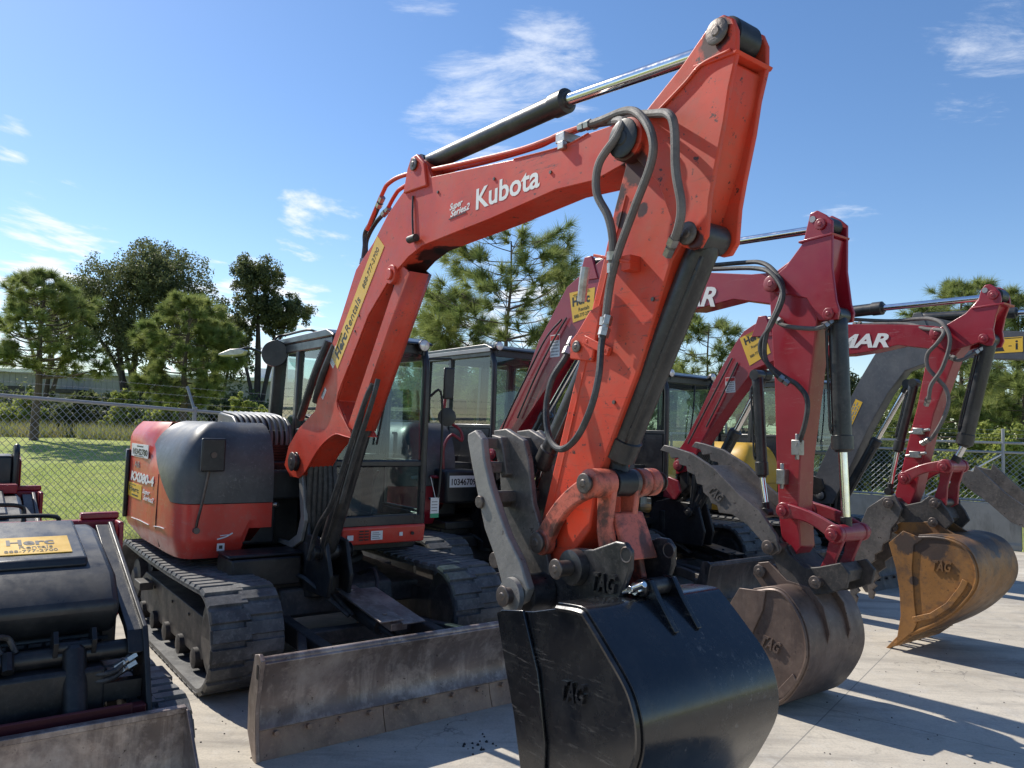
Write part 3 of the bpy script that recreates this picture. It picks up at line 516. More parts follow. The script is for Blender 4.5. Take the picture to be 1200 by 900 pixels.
def make_undercarriage(root, af=1.12, ar=-1.17, r=.335, half=1.1, tw=.45, blade=True, blade_x=2.24, blade_mat='blade_steel', wear='wear_steel', bz=0., guard='blade_steel', bw=1.1):
    make_track(root, -half, -half+tw, af, ar, r, -1); make_track(root, half-tw, half, af, ar, r, 1)
    m = MB(); m.prism([(-.75, .34), (-.5, .24), (.5, .24), (.85, .34), (.8, .52), (.4, .60), (-.4, .60), (-.75, .52)], -.45, .45)
    m.box(-.45, -.12, -half+tw-.16, half-tw+.16, .30, .46); m.box(.25, .6, -half+tw-.16, half-tw+.16, .30, .46)
    m.cyl((0, 0, .56), (0, 0, .69), .48, n=40); m.cyl((0, 0, .60), (0, 0, .65), .53, n=40)
    m.build('car_body', 'under_metal', root, bevel=.015)
    if not blade: return
    x = blade_x; sh = MB()
    prof = [(x+.05, .50+bz), (x+.005, .43+bz), (x-.025, .34+bz), (x-.03, .25+bz), (x-.015, .17+bz), (x+.01, .13+bz)]
    sh.strip(prof, -bw+.012, bw-.012, .022)
    sh.cyl((x+.035, -bw+.012, .497+bz), (x+.035, bw-.012, .497+bz), .022, n=12)
    sh.box(x-.14, x-.045, -bw+.02, bw-.02, .20+bz, .34+bz)
    for b in (-.62, .62): sh.prism([(x-.15, .18+bz), (x-.03, .18+bz), (x-.03, .42+bz), (x-.10, .40+bz)], b-.03, b+.03)
    bl = sh.build('dozer_blade', blade_mat, root, bevel=.004)
    for s in (-1, 1):
        e = MB(); b = s*bw
        e.prism([(x+.075, .0+bz), (x+.02, -.0+bz), (x-.075, .12+bz), (x-.085, .30+bz), (x-.04, .44+bz), (x-.02, .52+bz), (x+.04, .535+bz), (x+.085, .51+bz), (x+.06, .40+bz), (x+.035, .25+bz), (x+.05, .12+bz)], b-.011, b+.011)
        e.build('end_plate', blade_mat, bl, bevel=.003)
        e = MB(); e.cyl((x+.035, b-.0135, .47+bz), (x+.035, b+.0135, .47+bz), .012, n=10); e.box(x+.023, x+.047, b-.013, b+.013, .41+bz, .47+bz); e.build('lifting_slot', 'ink', bl)
    we = [-bw+.012, -.37, .37, bw-.012]
    for i in range(3):
        e = MB(); e.strip([(x+.014, .155+bz), (x+.03, .08+bz), (x+.062, .0+bz)], we[i]+.002, we[i+1]-.002, -.018)
        for k in range(4):
            for zz in (.115,):
                b = we[i]+(we[i+1]-we[i])*(k+.5)/4; e.cyl((x+.015, b, zz+bz), (x+.050, b, zz+.004+bz), .014, n=10)
        e.build('cutting_edge', wear, bl, bevel=.002)
    a = MB()
    for s in (-1, 1):
        a.prism([(.70, .24), (.95, .20), (x-.12, .17+bz), (x-.05, .20+bz), (x-.05, .30+bz), (x-.2, .30+bz), (.95, .34), (.70, .36)], s*.42-.04, s*.42+.04)
        a.beam((1.15, s*.42, .27), (x-.1, s*.80, .26+bz), .06, .10)
    a.box(1.15, 1.25, -.42, .42, .22, .32)
    a.build('push_arm', 'under_metal', root, bevel=.01)
    c = MB(); c.cyl((.85, 0, .42), (1.5, 0, .36), .055); c.cyl((1.5, 0, .36), (x-.12, 0, .30+bz), .028); c.build('blade_cylinder', 'cylinder_black', root, bevel=.003)
    gm = MB(); gm.beam((1.05, -.07, .56), (1.78, -.07, .47), .17, .012); gm.beam((1.05, .095, .53), (1.78, .095, .44), .17, .012)
    for q in (.15, .85):
        p = lerp((1.05, -.07, .566), (1.78, -.07, .476), q); gm.cyl(p, (p[0]+.001, p[1], p[2]+.012), .016, n=8)
    gm.beam((1.0, .0, .50), (1.75, 0, .42), .12, .05)
    gm.build('cylinder_guard', guard, root, bevel=.004)
    hs = MB()
    for k, s in enumerate((-.30, -.22, .25)): hs.tube([(.6, s, .55), (.85, s*1.05, .62), (1.1, s*.7, .50), (1.25, s*.4, .40)], .016)
    hs.build('hose', 'hose', root)

def plan_resample(pl, ds=.045):
    out = []
    for i in range(len(pl)-1):
        a, b = Vector(pl[i]), Vector(pl[i+1]); n = max(1, int((b-a).length/ds))
        for k in range(n): out.append(a+(b-a)*k/n)
    out.append(Vector(pl[-1])); return out
def round_plan(pl, it=2):
    for _ in range(it):
        o = [pl[0]]
        for a, b in zip(pl, pl[1:]): o += [lerp(a, b, .25), lerp(a, b, .75)]
        o.append(pl[-1]); pl = o
    return pl
def make_body(root, hood_mat, cw_mat, xf=.42, zt=1.72, tail=1.62, cw_label=None):
    pl = round_plan([(xf, -.40), (xf, -.92), (xf-.05, -1.05), (xf-.30, -1.09), (-.3, -1.09), (-1.0, -1.09), (-tail+.20, -1.09), (-tail+.04, -.95), (-tail+.0, -.45), (-tail, 0), (-tail+.02, .45), (-tail+.15, .90), (-1.15, 1.04), (-.72, 1.06)], 3)
    pts = plan_resample(pl); n = len(pts); nrm = []
    for i in range(n):
        d = (pts[min(i+1, n-1)]-pts[max(i-1, 0)]).normalized(); nrm.append(Vector((-d.y, d.x)) * -1)
    nrm = [(Vector((min(max(p.x, -1.05), xf-.42), min(max(p.y, -.60), .6)))-p).normalized() for p in pts]
    def zl(p):                            # lower border of the hood along the right side
        if p.y > -.7 and p.x < 0: return None
        if p.x > .2: return 1.115
        if p.x > -.15: return 1.115+(.2-p.x)/.35*.20
        if p.x > -.60: return 1.315+(-.15-p.x)/.45*.24
        return None
    def zb(p): return .93 if (p.y > -.62 and p.x > .2) else (.72 if p.x > -.9 else .80)
    def pos(i, z, o=0.):
        p = pts[i]; fr = 1. if p.x > -.45 else max(.0, 1-(-.45-p.x)*3.2)
        s = max(0., (z-1.22)/(zt-1.22)); s2 = max(0., (z-1.54)/(zt-1.54))
        ins = (.36*(1-math.sqrt(max(0, 1-(s*.995)**2.4))))*fr + .12*s2**2*(1-fr) - o
        lo = max(0., (.85-z)/.15)*.05
        ztop = z
        q = p+nrm[i]*(ins+lo)
        return (q.x, q.y, ztop)
    def loft(cols, zlo, zhi, rows, o):
        vs = []; fs = []
        for i in cols:
            for k in range(rows+1): vs.append(pos(i, zlo(i)+(zhi(i)-zlo(i))*k/rows, o))
        for a in range(len(cols)-1):
            for k in range(rows): q = a*(rows+1)+k; fs.append((q, q+1, q+rows+2, q+rows+1))
        return vs, fs
    hc = [i for i in range(n) if zl(pts[i]) is not None]
    m = MB(); m.add(*loft(hc, lambda i: zl(pts[i])+.006, lambda i: zt, 24, .010))
    top = [pos(i, zt, .010) for i in hc]
    m.add(top+[(top[-1][0], -.42, zt), (top[0][0]-.02, -.42, zt)], [tuple(range(len(top)+2))])
    front = [pos(hc[0], 1.12+(zt-1.12)*k/24, .010) for k in range(25)]
    m.add(front+[(xf-.45, -.405, zt), (xf-.45, -.405, 1.12)], [tuple(range(27))])
    bot = [pos(i, zl(pts[i])+.006, .010) for i in hc]
    m.add(bot+[(-.55, -.42, 1.14)], [tuple(range(len(bot)+1))])
    hood = m.build('hood', hood_mat, root, smooth=40)
    m = MB(); cc = list(range(n))
    top_z = lambda i: (zl(pts[i]) if zl(pts[i]) is not None else zt-.015)
    m.add(*loft(cc, lambda i: zb(pts[i]), top_z, 20, 0.))
    rear = [i for i in range(n) if zl(pts[i]) is None]
    tp = [pos(i, zt-.015) for i in rear]
    m.add(tp+[(-.72, -.1, zt-.015), (-.62, -.6, zt-.015)], [tuple(range(len(tp)+2))])
    bt = [pos(i, zb(pts[i])) for i in cc]
    m.add([(p[0], p[1], max(p[2], .72)) for p in bt]+[(-.7, -.2, .72)], [tuple(range(len(bt)+1))])
    cw = m.build('counterweight', cw_mat, root, smooth=40)
    # seam lines and tail bumper
    s = MB()
    for xx in (-.17,):
        i = min(range(n), key=lambda k: abs(pts[k].x-xx)+(0 if pts[k].y < -.5 else 9))
        s.tube([pos(i, z, .001) for z in (.74, .9, 1.05, 1.2, 1.30)], .004, n=5, k=2)
    s.build('panel_seam', 'ink', cw)
    bm_ = MB(); rr_ = [i for i in range(n) if pts[i].x < -1.22 and pts[i].y < .9]
    bm_.add(*loft(rr_, lambda i: .86, lambda i: 1.45, 6, .035)); o = bm_.build('tail_bumper', 'black_plastic', root)
    sm = o.modifiers.new('solid', 'SOLIDIFY'); sm.thickness = .03
    # deck and inner machinery
    d = MB(); d.box(-1.3, .30, -.95, .95, .695, .765); d.box(.30, .56, -.10, .78, .72, .78); d.box(-.6, .25, -.42, -.12, .766, 1.42); d.box(.10, .74, -.62, .02, .50, .69)
    d.box(-1.0, -.2, -.5, .6, .766, 1.0)
    d.build('main_frame', 'black_metal', root, bevel=.012)
    bx = MB(); bx.box(.0, xf-.02, -.72, -.36, .80, 1.13); bx.box(-.1, xf-.05, -.52, -.14, 1.131, 1.36); bx.build('tool_box', 'black_plastic', root, bevel=.02)
    return hood, cw
def make_vent(root, a0=-.42, a1=.12, b0=-.60, b1=-.14, z0=1.36, z1=1.80, mat='hood_grey'):
    m = MB(); pr = [(a0, z0), (a1, z0), (a1+.0, z1-.20), (a1-.05, z1-.09), (a1-.16, z1-.03), (a0+.05, z1), (a0, z1-.02)]
    m.prism(pr, b0, b0+.035); m.prism(pr, b1-.035, b1); m.box(a0, a0+.03, b0+.036, b1-.036, z0, z1-.03); o = m.build('engine_vent', mat, root, bevel=.012)
    m = MB(); m.box(a0+.04, a1-.07, b0+.036, b1-.036, z0, z1-.14); m.build('shaded_recess', 'ink', o)  # black box paints the recess shade behind the louvers
    l = MB(); n = 9
    for i in range(n):
        b = b0+.055+(b1-b0-.11)*i/(n-1)
        l.tube([(a1-.0, b, z1-.25), (a1-.0, b, z1-.18), (a1-.05, b, z1-.085), (a1-.16, b-.01, z1-.025), (a0+.06, b-.02, z1+.004)], .013, n=6, k=3)
    l.build('louver', 'vent_grey', o)
    g = MB()
    for i in range(9): g.box(a1-.012, a1+.004, b0+.04, b1-.04, z0+.02+i*.022, z0+.030+i*.022)
    g.build('grille', 'black_metal', o)
    return o
def make_cab(root, a0=-.66, a1=.74, b0=-.10, b1=.76, z0=.95, z1=2.46, lean=.20, frame='cab_black', low_mat=None, zmid=1.43, rr_trim=False, roof_mat=None, right_low=1.68):
    w = .065
    m = MB(); zt = z1-.09
    F0, F1 = (a1, b0+w/2, z0), (a1, b1-w/2, z0)
    ft = a1-.05; rt = a0+lean
    for b in (b0+w/2, b1-w/2):
        m.tube([(a1-.02, b, z0), (a1, b, z0+.25), (a1, b, zt-.25), (ft+.02, b, zt-.06), (ft-.03, b, zt+.02)], w*.52, n=8, k=4)
        m.beam((a0+.04, b, z0), (rt, b, zt+.02), .12, w)
        m.beam((a0+.62, b, z0), (a0+.66, b, zt), .06, w)
        m.beam((a0, b, zt), (ft, b, zt), w, .08)
        m.beam((a0, b, z0+.03), (a1, b, z0+.03), w, .10)
    for x, z in ((a1-.01, z0+.03), (a1-.005, zmid), (ft, zt), (a0+.04, z0+.05), (rt, zt), (a0+.06, z0+.6)):
        m.beam((x, b0, z), (x, b1, z), .045, .05 if abs(z-zmid) < .01 else .085)
    m.box(a0+.05, a1-.05, b0+.05, b1-.05, z0-.04, z0+.02)
    m.beam((a0+.04, b0+.033, right_low-.02), (a1, b0+.033, right_low-.02), .05, .05)
    cab = m.build('cab', frame, root, bevel=.01)
    lp = MB(); lp.box(a0+.06, a1-.04, b0+.012, b0+.026, z0, right_low-.03); lp.box(a0+.06, a0+.58, b1-.026, b1-.012, z0, z0+.65); lp.box(a0+.03, a0+.05, b0+.05, b1-.05, z0, z0+.62); lp.build('side_panel', frame, cab)
    r = MB(); r.prism([(rt-.10, zt+.035), (rt-.13, zt+.09), (rt-.05, z1), (ft-.08, z1+.01), (ft+.06, z1-.035), (ft+.07, zt+.035)], b0-.015, b1+.015)
    r.prism([(rt+.1, z1-.0), (rt+.15, z1+.03), (ft-.30, z1+.035), (ft-.25, z1)], b0+.12, b1-.12)
    r.build('roof', roof_mat or frame, cab, bevel=.025, seg=3)
    def pane(vs):
        g = MB(); g.add(vs, [tuple(range(len(vs)))]); return g.build('window', 'glass', cab)
    e = .01
    pane([(a1-.005, b0+w, z0+.08), (a1-.005, b1-w, z0+.08), (a1+.012, b1-w, zmid-.03), (a1+.012, b0+w, zmid-.03)])
    pane([(a1+.012, b0+w, zmid+.03), (a1+.012, b1-w, zmid+.03), (ft+.02, b1-w, zt-.04), (ft+.02, b0+w, zt-.04)])
    pane([(a0+.22, b0+.03, right_low+.01), (a0+.61, b0+.03, right_low+.01), (a0+.63, b0+.03, zt-.04), (rt+.06, b0+.03, zt-.04)])
    pane([(a0+.67, b0+.03, right_low+.01), (a1-.03, b0+.03, right_low+.01), (ft-.03, b0+.03, zt-.04), (a0+.69, b0+.03, zt-.04)])
    pane([(a0+.12, b1-.03, z0+.66), (a0+.59, b1-.03, z0+.66), (a0+.63, b1-.03, zt-.04), (rt+.06, b1-.03, zt-.04)])
    pane([(rt-.09, b0+.08, z0+.68), (rt-.09, b1-.08, z0+.68), (rt+.0, b1-.08, zt-.06), (rt+.0, b0+.08, zt-.06)])
    d = MB(); 
    for p, q in (((a0+.70, z0+.08), (a0+.70, zt-.06)), ((a1-.06, z0+.08), (a1-.06, zt-.10)), ((a0+.70, z0+.08), (a1-.06, z0+.08)), ((a0+.70, zt-.06), (a1-.09, zt-.06)), ((a0+.70, zmid), (a1-.06, zmid))):
        d.beam((p[0], b1-.005, p[1]), (q[0], b1-.005, q[1]), .05, .04)
    door = d.build('door', frame, cab, bevel=.005)
    g = MB(); g.beam((a0+.80, b1+.03, z0+.50), (a0+.80, b1+.03, z0+.72), .02, .03); g.beam((a0+.80, b1, z0+.5), (a0+.80, b1+.04, z0+.5), .02, .02); g.beam((a0+.80, b1, z0+.72), (a0+.80, b1+.04, z0+.72), .02, .02); g.build('door_handle', 'black_metal', cab)
    pane([(a0+.73, b1-.01, zmid+.02), (a1-.09, b1-.01, zmid+.02), (a1-.12, b1-.01, zt-.09), (a0+.73, b1-.01, zt-.09)])
    pane([(a0+.73, b1-.01, z0+.11), (a1-.09, b1-.01, z0+.11), (a1-.09, b1-.01, zmid-.02), (a0+.73, b1-.01, zmid-.02)])
    s = MB(); bc = (b0+b1)/2
    s.prism([(a0+.28, 1.30), (a0+.76, 1.32), (a0+.78, 1.40), (a0+.34, 1.42), (a0+.22, 1.88), (a0+.12, 1.88), (a0+.18, 1.36)], bc-.22, bc+.22)
    s.prism([(a0+.14, 1.92), (a0+.22, 1.92), (a0+.19, 2.10), (a0+.12, 2.10)], bc-.12, bc+.12)
    s.build('seat', 'seat_fabric', cab, bevel=.03, seg=3)
    c = MB(); c.box(a0+.35, a0+.85, bc-.36, bc-.25, z0+.02, 1.50); c.box(a0+.35, a0+.8, bc+.25, bc+.36, z0+.02, 1.48); c.box(a0+.3, a0+.7, bc-.2, bc+.2, z0+.02, 1.28)
    for s_ in (-.30, .30): c.tube([(a0+.78, bc+s_, 1.48), (a0+.80, bc+s_, 1.60), (a0+.83, bc+s_, 1.68)], .016)
    for s_ in (-.1, .1): c.tube([(a1-.3, bc+s_, z0+.02), (a1-.28, bc+s_, 1.25), (a1-.24, bc+s_*1.2, 1.36)], .014)
    c.box(a1-.12, a1-.06, b0+.05, b0+.14, 1.35, 1.62)
    c.build('control_console', 'black_plastic', cab, bevel=.01)
    wp = MB(); wp.tube([(ft+.035, bc+.1, zt-.05), (a1+.03, bc+.02, zt-.4), (a1+.035, bc-.05, zmid+.15)], .009, n=6); wp.build('wiper', 'black_metal', cab)
    return cab
def work_light(parent, p, d=(1, 0, 0), r=.05):
    p = Vector(p); d = Vector(d).normalized()
    m = MB(); m.lathe(p-d*.06, d, [(0, r*.5), (.02, r*.95), (.06, r*1.12), (.075, r*1.12)], 16); m.beam(p-Vector((0, 0, r*1.8)), p-Vector((0, 0, r*.9)), .02, .02)
    o = m.build('work_light', 'black_plastic', parent)
    l = MB(); l.lathe(p+d*.0155, d, [(0, r*1.02), (.006, r*.98), (.012, r*.7), (.014, .005)], 16); l.build('light_lens', 'lamp_lens', o)
    return o
def cyl_rod(root, name, p0, p1, p2, r, rr, b=-.2, mat='cylinder_black', clevis=True, pipes=True, pb=None):
    p0, p1, p2 = v3(p0, b), v3(p1, b), v3(p2, b); d = (Vector(p1)-Vector(p0)).normalized(); L = (Vector(p1)-Vector(p0)).length
    m = MB(); m.lathe(p0, d, [(0, r*.7), (.03, r), (L*.03+.05, r*1.0), (L-.11, r*1.0), (L-.105, r*1.13), (L-.02, r*1.13), (L-.012, r*.8), (L, r*.75)], 24)
    m.cyl((p0[0], b-r*1.05, p0[2]), (p0[0], b+r*1.05, p0[2]), r*.95, n=20)
    if pipes:
        nn = Vector((-d.z, 0, d.x)); s = pb or 1
        q0 = Vector(p0)+d*.08; q1 = Vector(p0)+d*(L-.13)
        off = nn*(r*.9*s)+Vector((0, -r*.85, 0))
        m.tube([q0+off*.6, q0+off*.98+d*.02, (q0+q1)/2+off*.98, q1+off*.98-d*.02, q1+off*.7], r*.10+.003, n=6, k=2)
        for t in (.06, .50, .94): q = q0+(q1-q0)*t; m.beam(q+off*.5, q+off*1.08, .018, .018, up=tuple(d))
    o = m.build(name, mat, root, bevel=0)
    g = MB(); g.cyl(p1, p2, rr, n=20); g.build('rod', 'chrome', o)
    e = MB(); d2 = (Vector(p2)-Vector(p1)).normalized()
    e.cyl((p2[0], b-rr*1.6, p2[2]), (p2[0], b+rr*1.6, p2[2]), rr*1.7, n=20); e.cyl(Vector(p2)-d2*(rr*3.6), Vector(p2)-d2*rr*.8, rr*1.25, n=16)
    e.build('rod_end', 'black_metal', o, bevel=.003)
    return o
def pin(parent, p, b0, b1, r, mat='pin_steel', name='pin', cap=True):
    m = MB(); m.cyl(v3(p, b0), v3(p, b1), r, n=20)
    if cap:
        for b, s in ((b0, -1), (b1, 1)): m.lathe((p[0], b, p[1]), (0, s, 0), [(0, r*1.30), (.005, r*1.30), (.008, r*1.18), (.009, r*.5), (.013, r*.42)], 20)
    return m.build(name, mat, parent, bevel=.002)
def make_boom(root, D_, mat, pn, w=BOOM_B):
    m = MB(); m.prism(D_['boom'], w[0]+.012, w[1]-.012)
    boom = m.build('boom', mat, root, bevel=.006)
    # side plates standing proud of the top and bottom plates
    for s, b in ((0, w[0]), (1, w[1]-.0115)):
        q = MB(); P = D_['boom']; q.prism(P, b, b+.0115); q.build('side_plate', mat, boom, bevel=.003)
    return boom
def make_arm(root, D_, mat, w=ARM_B, ear=(-.33, -.13)):
    L, Rr = D_['armL'], D_['armR']; top = D_['ear']
    eb = D_['pins'][0]
    poly = L+Rr
    m = MB(); m.prism(poly, w[0], w[1])
    arm = m.build('arm', mat, root, bevel=.008)
    for b in (ear[0], ear[1]-.022):
        q = MB(); q.prism(top, b, b+.022); q.build('ear_plate', mat, arm, bevel=.006, seg=3)
    return arm
def weld_bead(parent, pts, r, mat, name='weld_seam'):
    m = MB(); m.tube(pts, r, n=6, k=4); return m.build(name, mat, parent)
def make_bucket(root, prof, lip, b0, b1, mat, teeth=True, cutter=None, cut_mat=None, logo='TAG', logo_at=None, logo_s=.1, ears=None, band=None, band_mat=None, heel=None, lightup=None):
    prof = [(v.x, v.z) for v in smooth_path([v3(p, 0) for p in prof], 4)]
    m = MB(); side = lip+[p for p in prof[::-1]]
    m.strip(prof, b0, b1, .022)
    bk = m.build('bucket', mat, root, bevel=.003)
    for b, s in ((b0-.004, 1), (b1+.004, -1)):
        q = MB(); q.prism(side, min(b, b+.022*s), max(b, b+.022*s)); q.build('side_wall', mat, bk, bevel=.003)
        P = [v3(p, b) for p in prof]
        weld_bead(bk, P, .012, mat, 'rim')
    # inside lip box
    q = MB(); q.strip(lip[:2]+[lip[1]], b0+.02, b1-.02, .015) if False else None
    e = MB(); tip = lip[-1]; pv = prof[-1]; d = (Vector((tip[0]-pv[0], tip[1]-pv[1]))).normalized()
    e.strip([prof[-2], prof[-1], tip], b0-.01, b1+.01, .03); e.build('cutting_edge', cut_mat or mat, bk, bevel=.004)
    if teeth:
        k = 5
        for i in range(k):
            b = b0+.04+(b1-b0-.08)*i/(k-1); t = MB(); p = Vector((tip[0], b, tip[1]))-Vector((d.x, 0, d.y))*.06; q_ = Vector((tip[0], b, tip[1]))+Vector((d.x, 0, d.y))*.11
            t.beam(p, q_, .065, .055, up=(0, 1, 0), w1=.012, h1=.05); t.build('tooth', cut_mat or mat, bk, bevel=.004)
    if cutter:
        for b in (b0-.018, b1+.006): q = MB(); q.prism(cutter, b, b+.012); q.build('side_cutter', cut_mat or mat, bk, bevel=.003)
    if band:
        q = MB(); q.strip(band, b0-.022, b0-.004, .045); q.build('wear_band', band_mat or mat, bk, bevel=.004)
    if heel:
        q = MB(); q.prism(heel, b0-.016, b0-.004); q.build('heel_plate', band_mat or mat, bk, bevel=.003)
    if ears:
        for b in ears[1]: q = MB(); q.prism(ears[0], b-.012, b+.012); q.build('bucket_ear', mat, bk, bevel=.004)
    if logo:
        q = MB(); q.text(logo, (logo_at[0], b0-.0045, logo_at[1]), logo_at[2], logo_at[3], logo_s, depth=.007, bold=logo_s*.03, shear=.35, fit=logo_s*1.35, mi=0); q.build('raised_logo', mat, bk, smooth=None)
    return bk
def tubes(root, D_, key, r, mat, name):
    for i, pts in enumerate(D_.get(key, [])):
        m = MB(); m.tube(pts, r[i] if isinstance(r, (list, tuple)) else r, n=10, k=7)
        m.build(name, mat[i] if isinstance(mat, (list, tuple)) else mat, root)
def fitting(root, p0, p1, r=.017):
    m = MB(); p0, p1 = Vector(p0), Vector(p1); d = (p1-p0)
    m.cyl(p0, p0+d*.45, r, n=6); m.cyl(p0+d*.45, p0+d*.6, r*.7, n=10); m.cyl(p0+d*.6, p1, r*1.12, n=6)
    return m.build('hose_fitting', 'fitting', root)
def sticker(parent, pts4, b, mat='white_sticker', lines=(), ink='ink', name='sticker', th=.0018):
    """flat sticker on the right-hand side (outward -y); pts4 corners in (x,z)"""
    m = MB(); m.prism(pts4, b-th, b)
    mats = [mat, ink]
    if lines:
        for ln in lines:
            s, at, xd, ud, size = ln[:5]; kw = ln[5] if len(ln) > 5 else {}
            mi = kw.pop('mi', 1)
            m.text(s, (at[0], b-th-.0003, at[1]), (xd[0], 0, xd[1]), (ud[0], 0, ud[1]), size, depth=.0005, mi=mi, **kw)
    if isinstance(ink, (list, tuple)): mats = [mat, *ink]
    return m.build(name, mats, parent, smooth=None)
def rect(at, xd, w, h):
    d = Vector((xd[0], 0, xd[1])).normalized(); u = Vector((-d.z, 0, d.x)); a = Vector((at[0], 0, at[1]))
    return [((a+d*i*w+u*j*h).x, (a+d*i*w+u*j*h).z) for i, j in ((0, 0), (1, 0), (1, 1), (0, 1))]
def scribble(m, at, xd, w, h, n, b, rng, mi=1):   # rows of tiny print: short dark bars
    d = Vector((xd[0], 0, xd[1])).normalized(); u = Vector((-d.z, 0, d.x)); a = Vector((at[0], 0, at[1]))
    o = m.mi; m.mi = mi
    for r_ in range(n):
        x = w*.08
        while x < w*.85:
            l = w*rng.uniform(.06, .2); l = min(l, w*.92-x); p = a+d*x+u*(h*(r_+.5)/n)
            q = [(p+d*i+u*j) for i, j in ((0, 0), (l, 0), (l, h/n*.45), (0, h/n*.45))]
            m.prism([(v.x, v.z) for v in q], b-.0008, b); x += l+w*.04
    m.mi = o
def info_sticker(parent, at, xd, w, h, b, rows=5, seed=1, head=None, mat='white_sticker'):
    m = MB(); m.prism(rect(at, xd, w, h), b-.0018, b); rng = random.Random(seed)
    d = Vector((xd[0], 0, xd[1])).normalized(); u = Vector((-d.z, 0, d.x)); a = Vector((at[0], 0, at[1]))
    scribble(m, at, xd, w, h*(.7 if head else .95), rows, b-.0019, rng)
    if head:
        q = a+u*h*.74+d*w*.03; m.mi = 2; m.prism(rect((q.x, q.z), xd, w*.94, h*.22), b-.0028, b-.0019); m.mi = 0
    return m.build('sticker', [mat, 'grey_ink', head or 'ink'], parent, smooth=None)
# ------------------------------------------------------------ the four excavators
YAW = 37
def machine(label, x, y, yaw=YAW):
    return thing('excavator', label, 'excavator', (x, y, 0), R(yaw-90), 'excavators parked side by side in a row')
UPD = (0, 1)
def bracket(root, foot, cylfoot, b=(-.27, -.09), mat='black_metal', x0=.55, dz=0):
    fx, fz = foot; cx_, cz = cylfoot
    m = MB()
    for bb in (b[0], b[1]-.03):
        m.prism([(x0, .50), (cx_+.16, .52), (cx_+.20, .68), (cx_+.10, cz+.09), (cx_-.02, cz+.10), (cx_-.22, cz+.10), (fx+.10, fz-.22), (fx+.08, fz+.04), (fx+.03, fz+.09), (fx-.05, fz+.09), (fx-.09, fz), (fx-.02, fz-.35), (x0+.04, .95), (x0-.05, .80)], bb, bb+.03)
    m.box(x0, cx_+.05, b[0]+.031, b[1]-.031, .52, .66); m.cyl((x0+.16, -.18, .46), (x0+.16, -.18, .86), .10)
    m.box(x0-.45, x0+.1, -.60, .02, .50, .62); m.box(x0-.45, x0+.02, -.62, .04, .68, .76)
    o = m.build('swing_bracket', mat, root, bevel=.012)
    for p, r in ((foot, .055), (cylfoot, .045)): pin(o, p, b[0]-.05, b[1]+.05, r, 'black_metal')
    hb = MB()
    for i in range(6):
        q = -.27+.035*i; hb.tube([(fx+.26, q, fz+.16), (fx+.20, q-.01, fz+.02), (fx+.16+.015*i, q, fz-.25), (fx+.10, q+.02, fz-.52), (fx-.1, q+.03, fz-.60)], .021, n=8)
    hb.build('hose_bundle', 'hose', root)
    return o

# --- the orange one in front
A = D['A']
k = machine('orange excavator in front with a large clean black bucket, nearest the camera', -1.74, 6.51)
make_undercarriage(k)
hood, cw = make_body(k, 'hood_grey', 'body_orange')
make_vent(k)
cab = make_cab(k)
# orange skirt under the front of the cab, with vents and labels
m = MB(); m.prism([(.60, .79), (.745, .80), (.765, .93), (.745, .945), (.60, .945)], .03, .76); sk = m.build('front_skirt', 'body_orange', k, bevel=.01)
m = MB()
for i in range(4):
    for j in range(2): m.box(.7655, .769, .17+.045*j, .205+.045*j, .835+.022*i, .845+.022*i)
m.build('air_slot', 'ink', sk)
m = MB(); m.box(.764, .768, .27, .37, .835, .905); m.mi = 1
for i in range(4): m.box(.768, .7688, .28, .28+.07-.012*(i % 2), .845+.014*i, .851+.014*i)
m.build('sticker', ['white_sticker', 'grey_ink'], sk, smooth=None)
m = MB(); m.box(.764, .768, .52, .55, .855, .885); m.build('sticker', 'white_sticker', sk, smooth=None)
m = MB(); m.cyl((.76, .64, .87), (.772, .64, .87), .014, n=12); m.build('lock', 'ink', sk)
m = MB(); m.box(.764, .768, .07, .12, .84, .88); m.build('sticker', 'white_sticker', sk, smooth=None)
work_light(cab, (.76, .68, 2.40), (1, 0, 0), .045); work_light(cab, (.74, -.02, 2.42), (1, 0, 0), .04)
# mirrors and rails
m = MB(); m.tube([(.70, .76, 2.30), (.74, .90, 2.31), (.74, .97, 2.31), (.74, .98, 2.24)], .009); m.tube([(.70, .78, 1.98), (.75, .88, 1.99), (.76, .88, 1.2), (.74, .80, 1.14)], .011); o = m.build('mirror_arm', 'black_metal', k)
m = MB(); m.box(.725, .755, .90, 1.0, 1.97, 2.24); m.build('side_mirror', 'black_plastic', k, bevel=.02, seg=3)
m = MB(); m.lathe((.76, .93, 1.82), (.9, -.4, 0), [(-.02, .05), (0, .075), (.012, .078), (.014, .07)], 20); m.build('round_mirror', 'black_plastic', k)
m = MB(); m.lathe((-.33, -.17, 2.33), (.8, -.6, 0), [(-.03, .06), (-.02, .105), (.0, .118), (.012, .112)], 28); o = m.build('round_mirror', 'black_plastic', k)
m = MB(); m.tube([(-.33, -.17, 2.38), (-.34, -.16, 2.47), (-.3, -.08, 2.50), (.1, -.06, 2.51), (.2, -.02, 2.49)], .011); m.build('mirror_arm', 'black_metal', k)
m = MB(); m.box(.62, .65, .69, .79, 1.30, 1.32); m.box(.765, .768, .80, .88, .99, 1.15); m.mi = 1; m.box(.7645, .7685, .80, .88, .985, 1.02); m.mi = 2
for i in range(4): m.box(.768, .7688, .81, .865, 1.04+.024*i, 1.048+.024*i)
m.build('hanging_tag', ['white_sticker', 'green_ink', 'grey_ink'], k, smooth=None)
m = MB(); m.tube([(.77, .79, 1.32), (.772, .84, 1.15)], .003, n=5); m.build('tag_string', 'white_sticker', k)
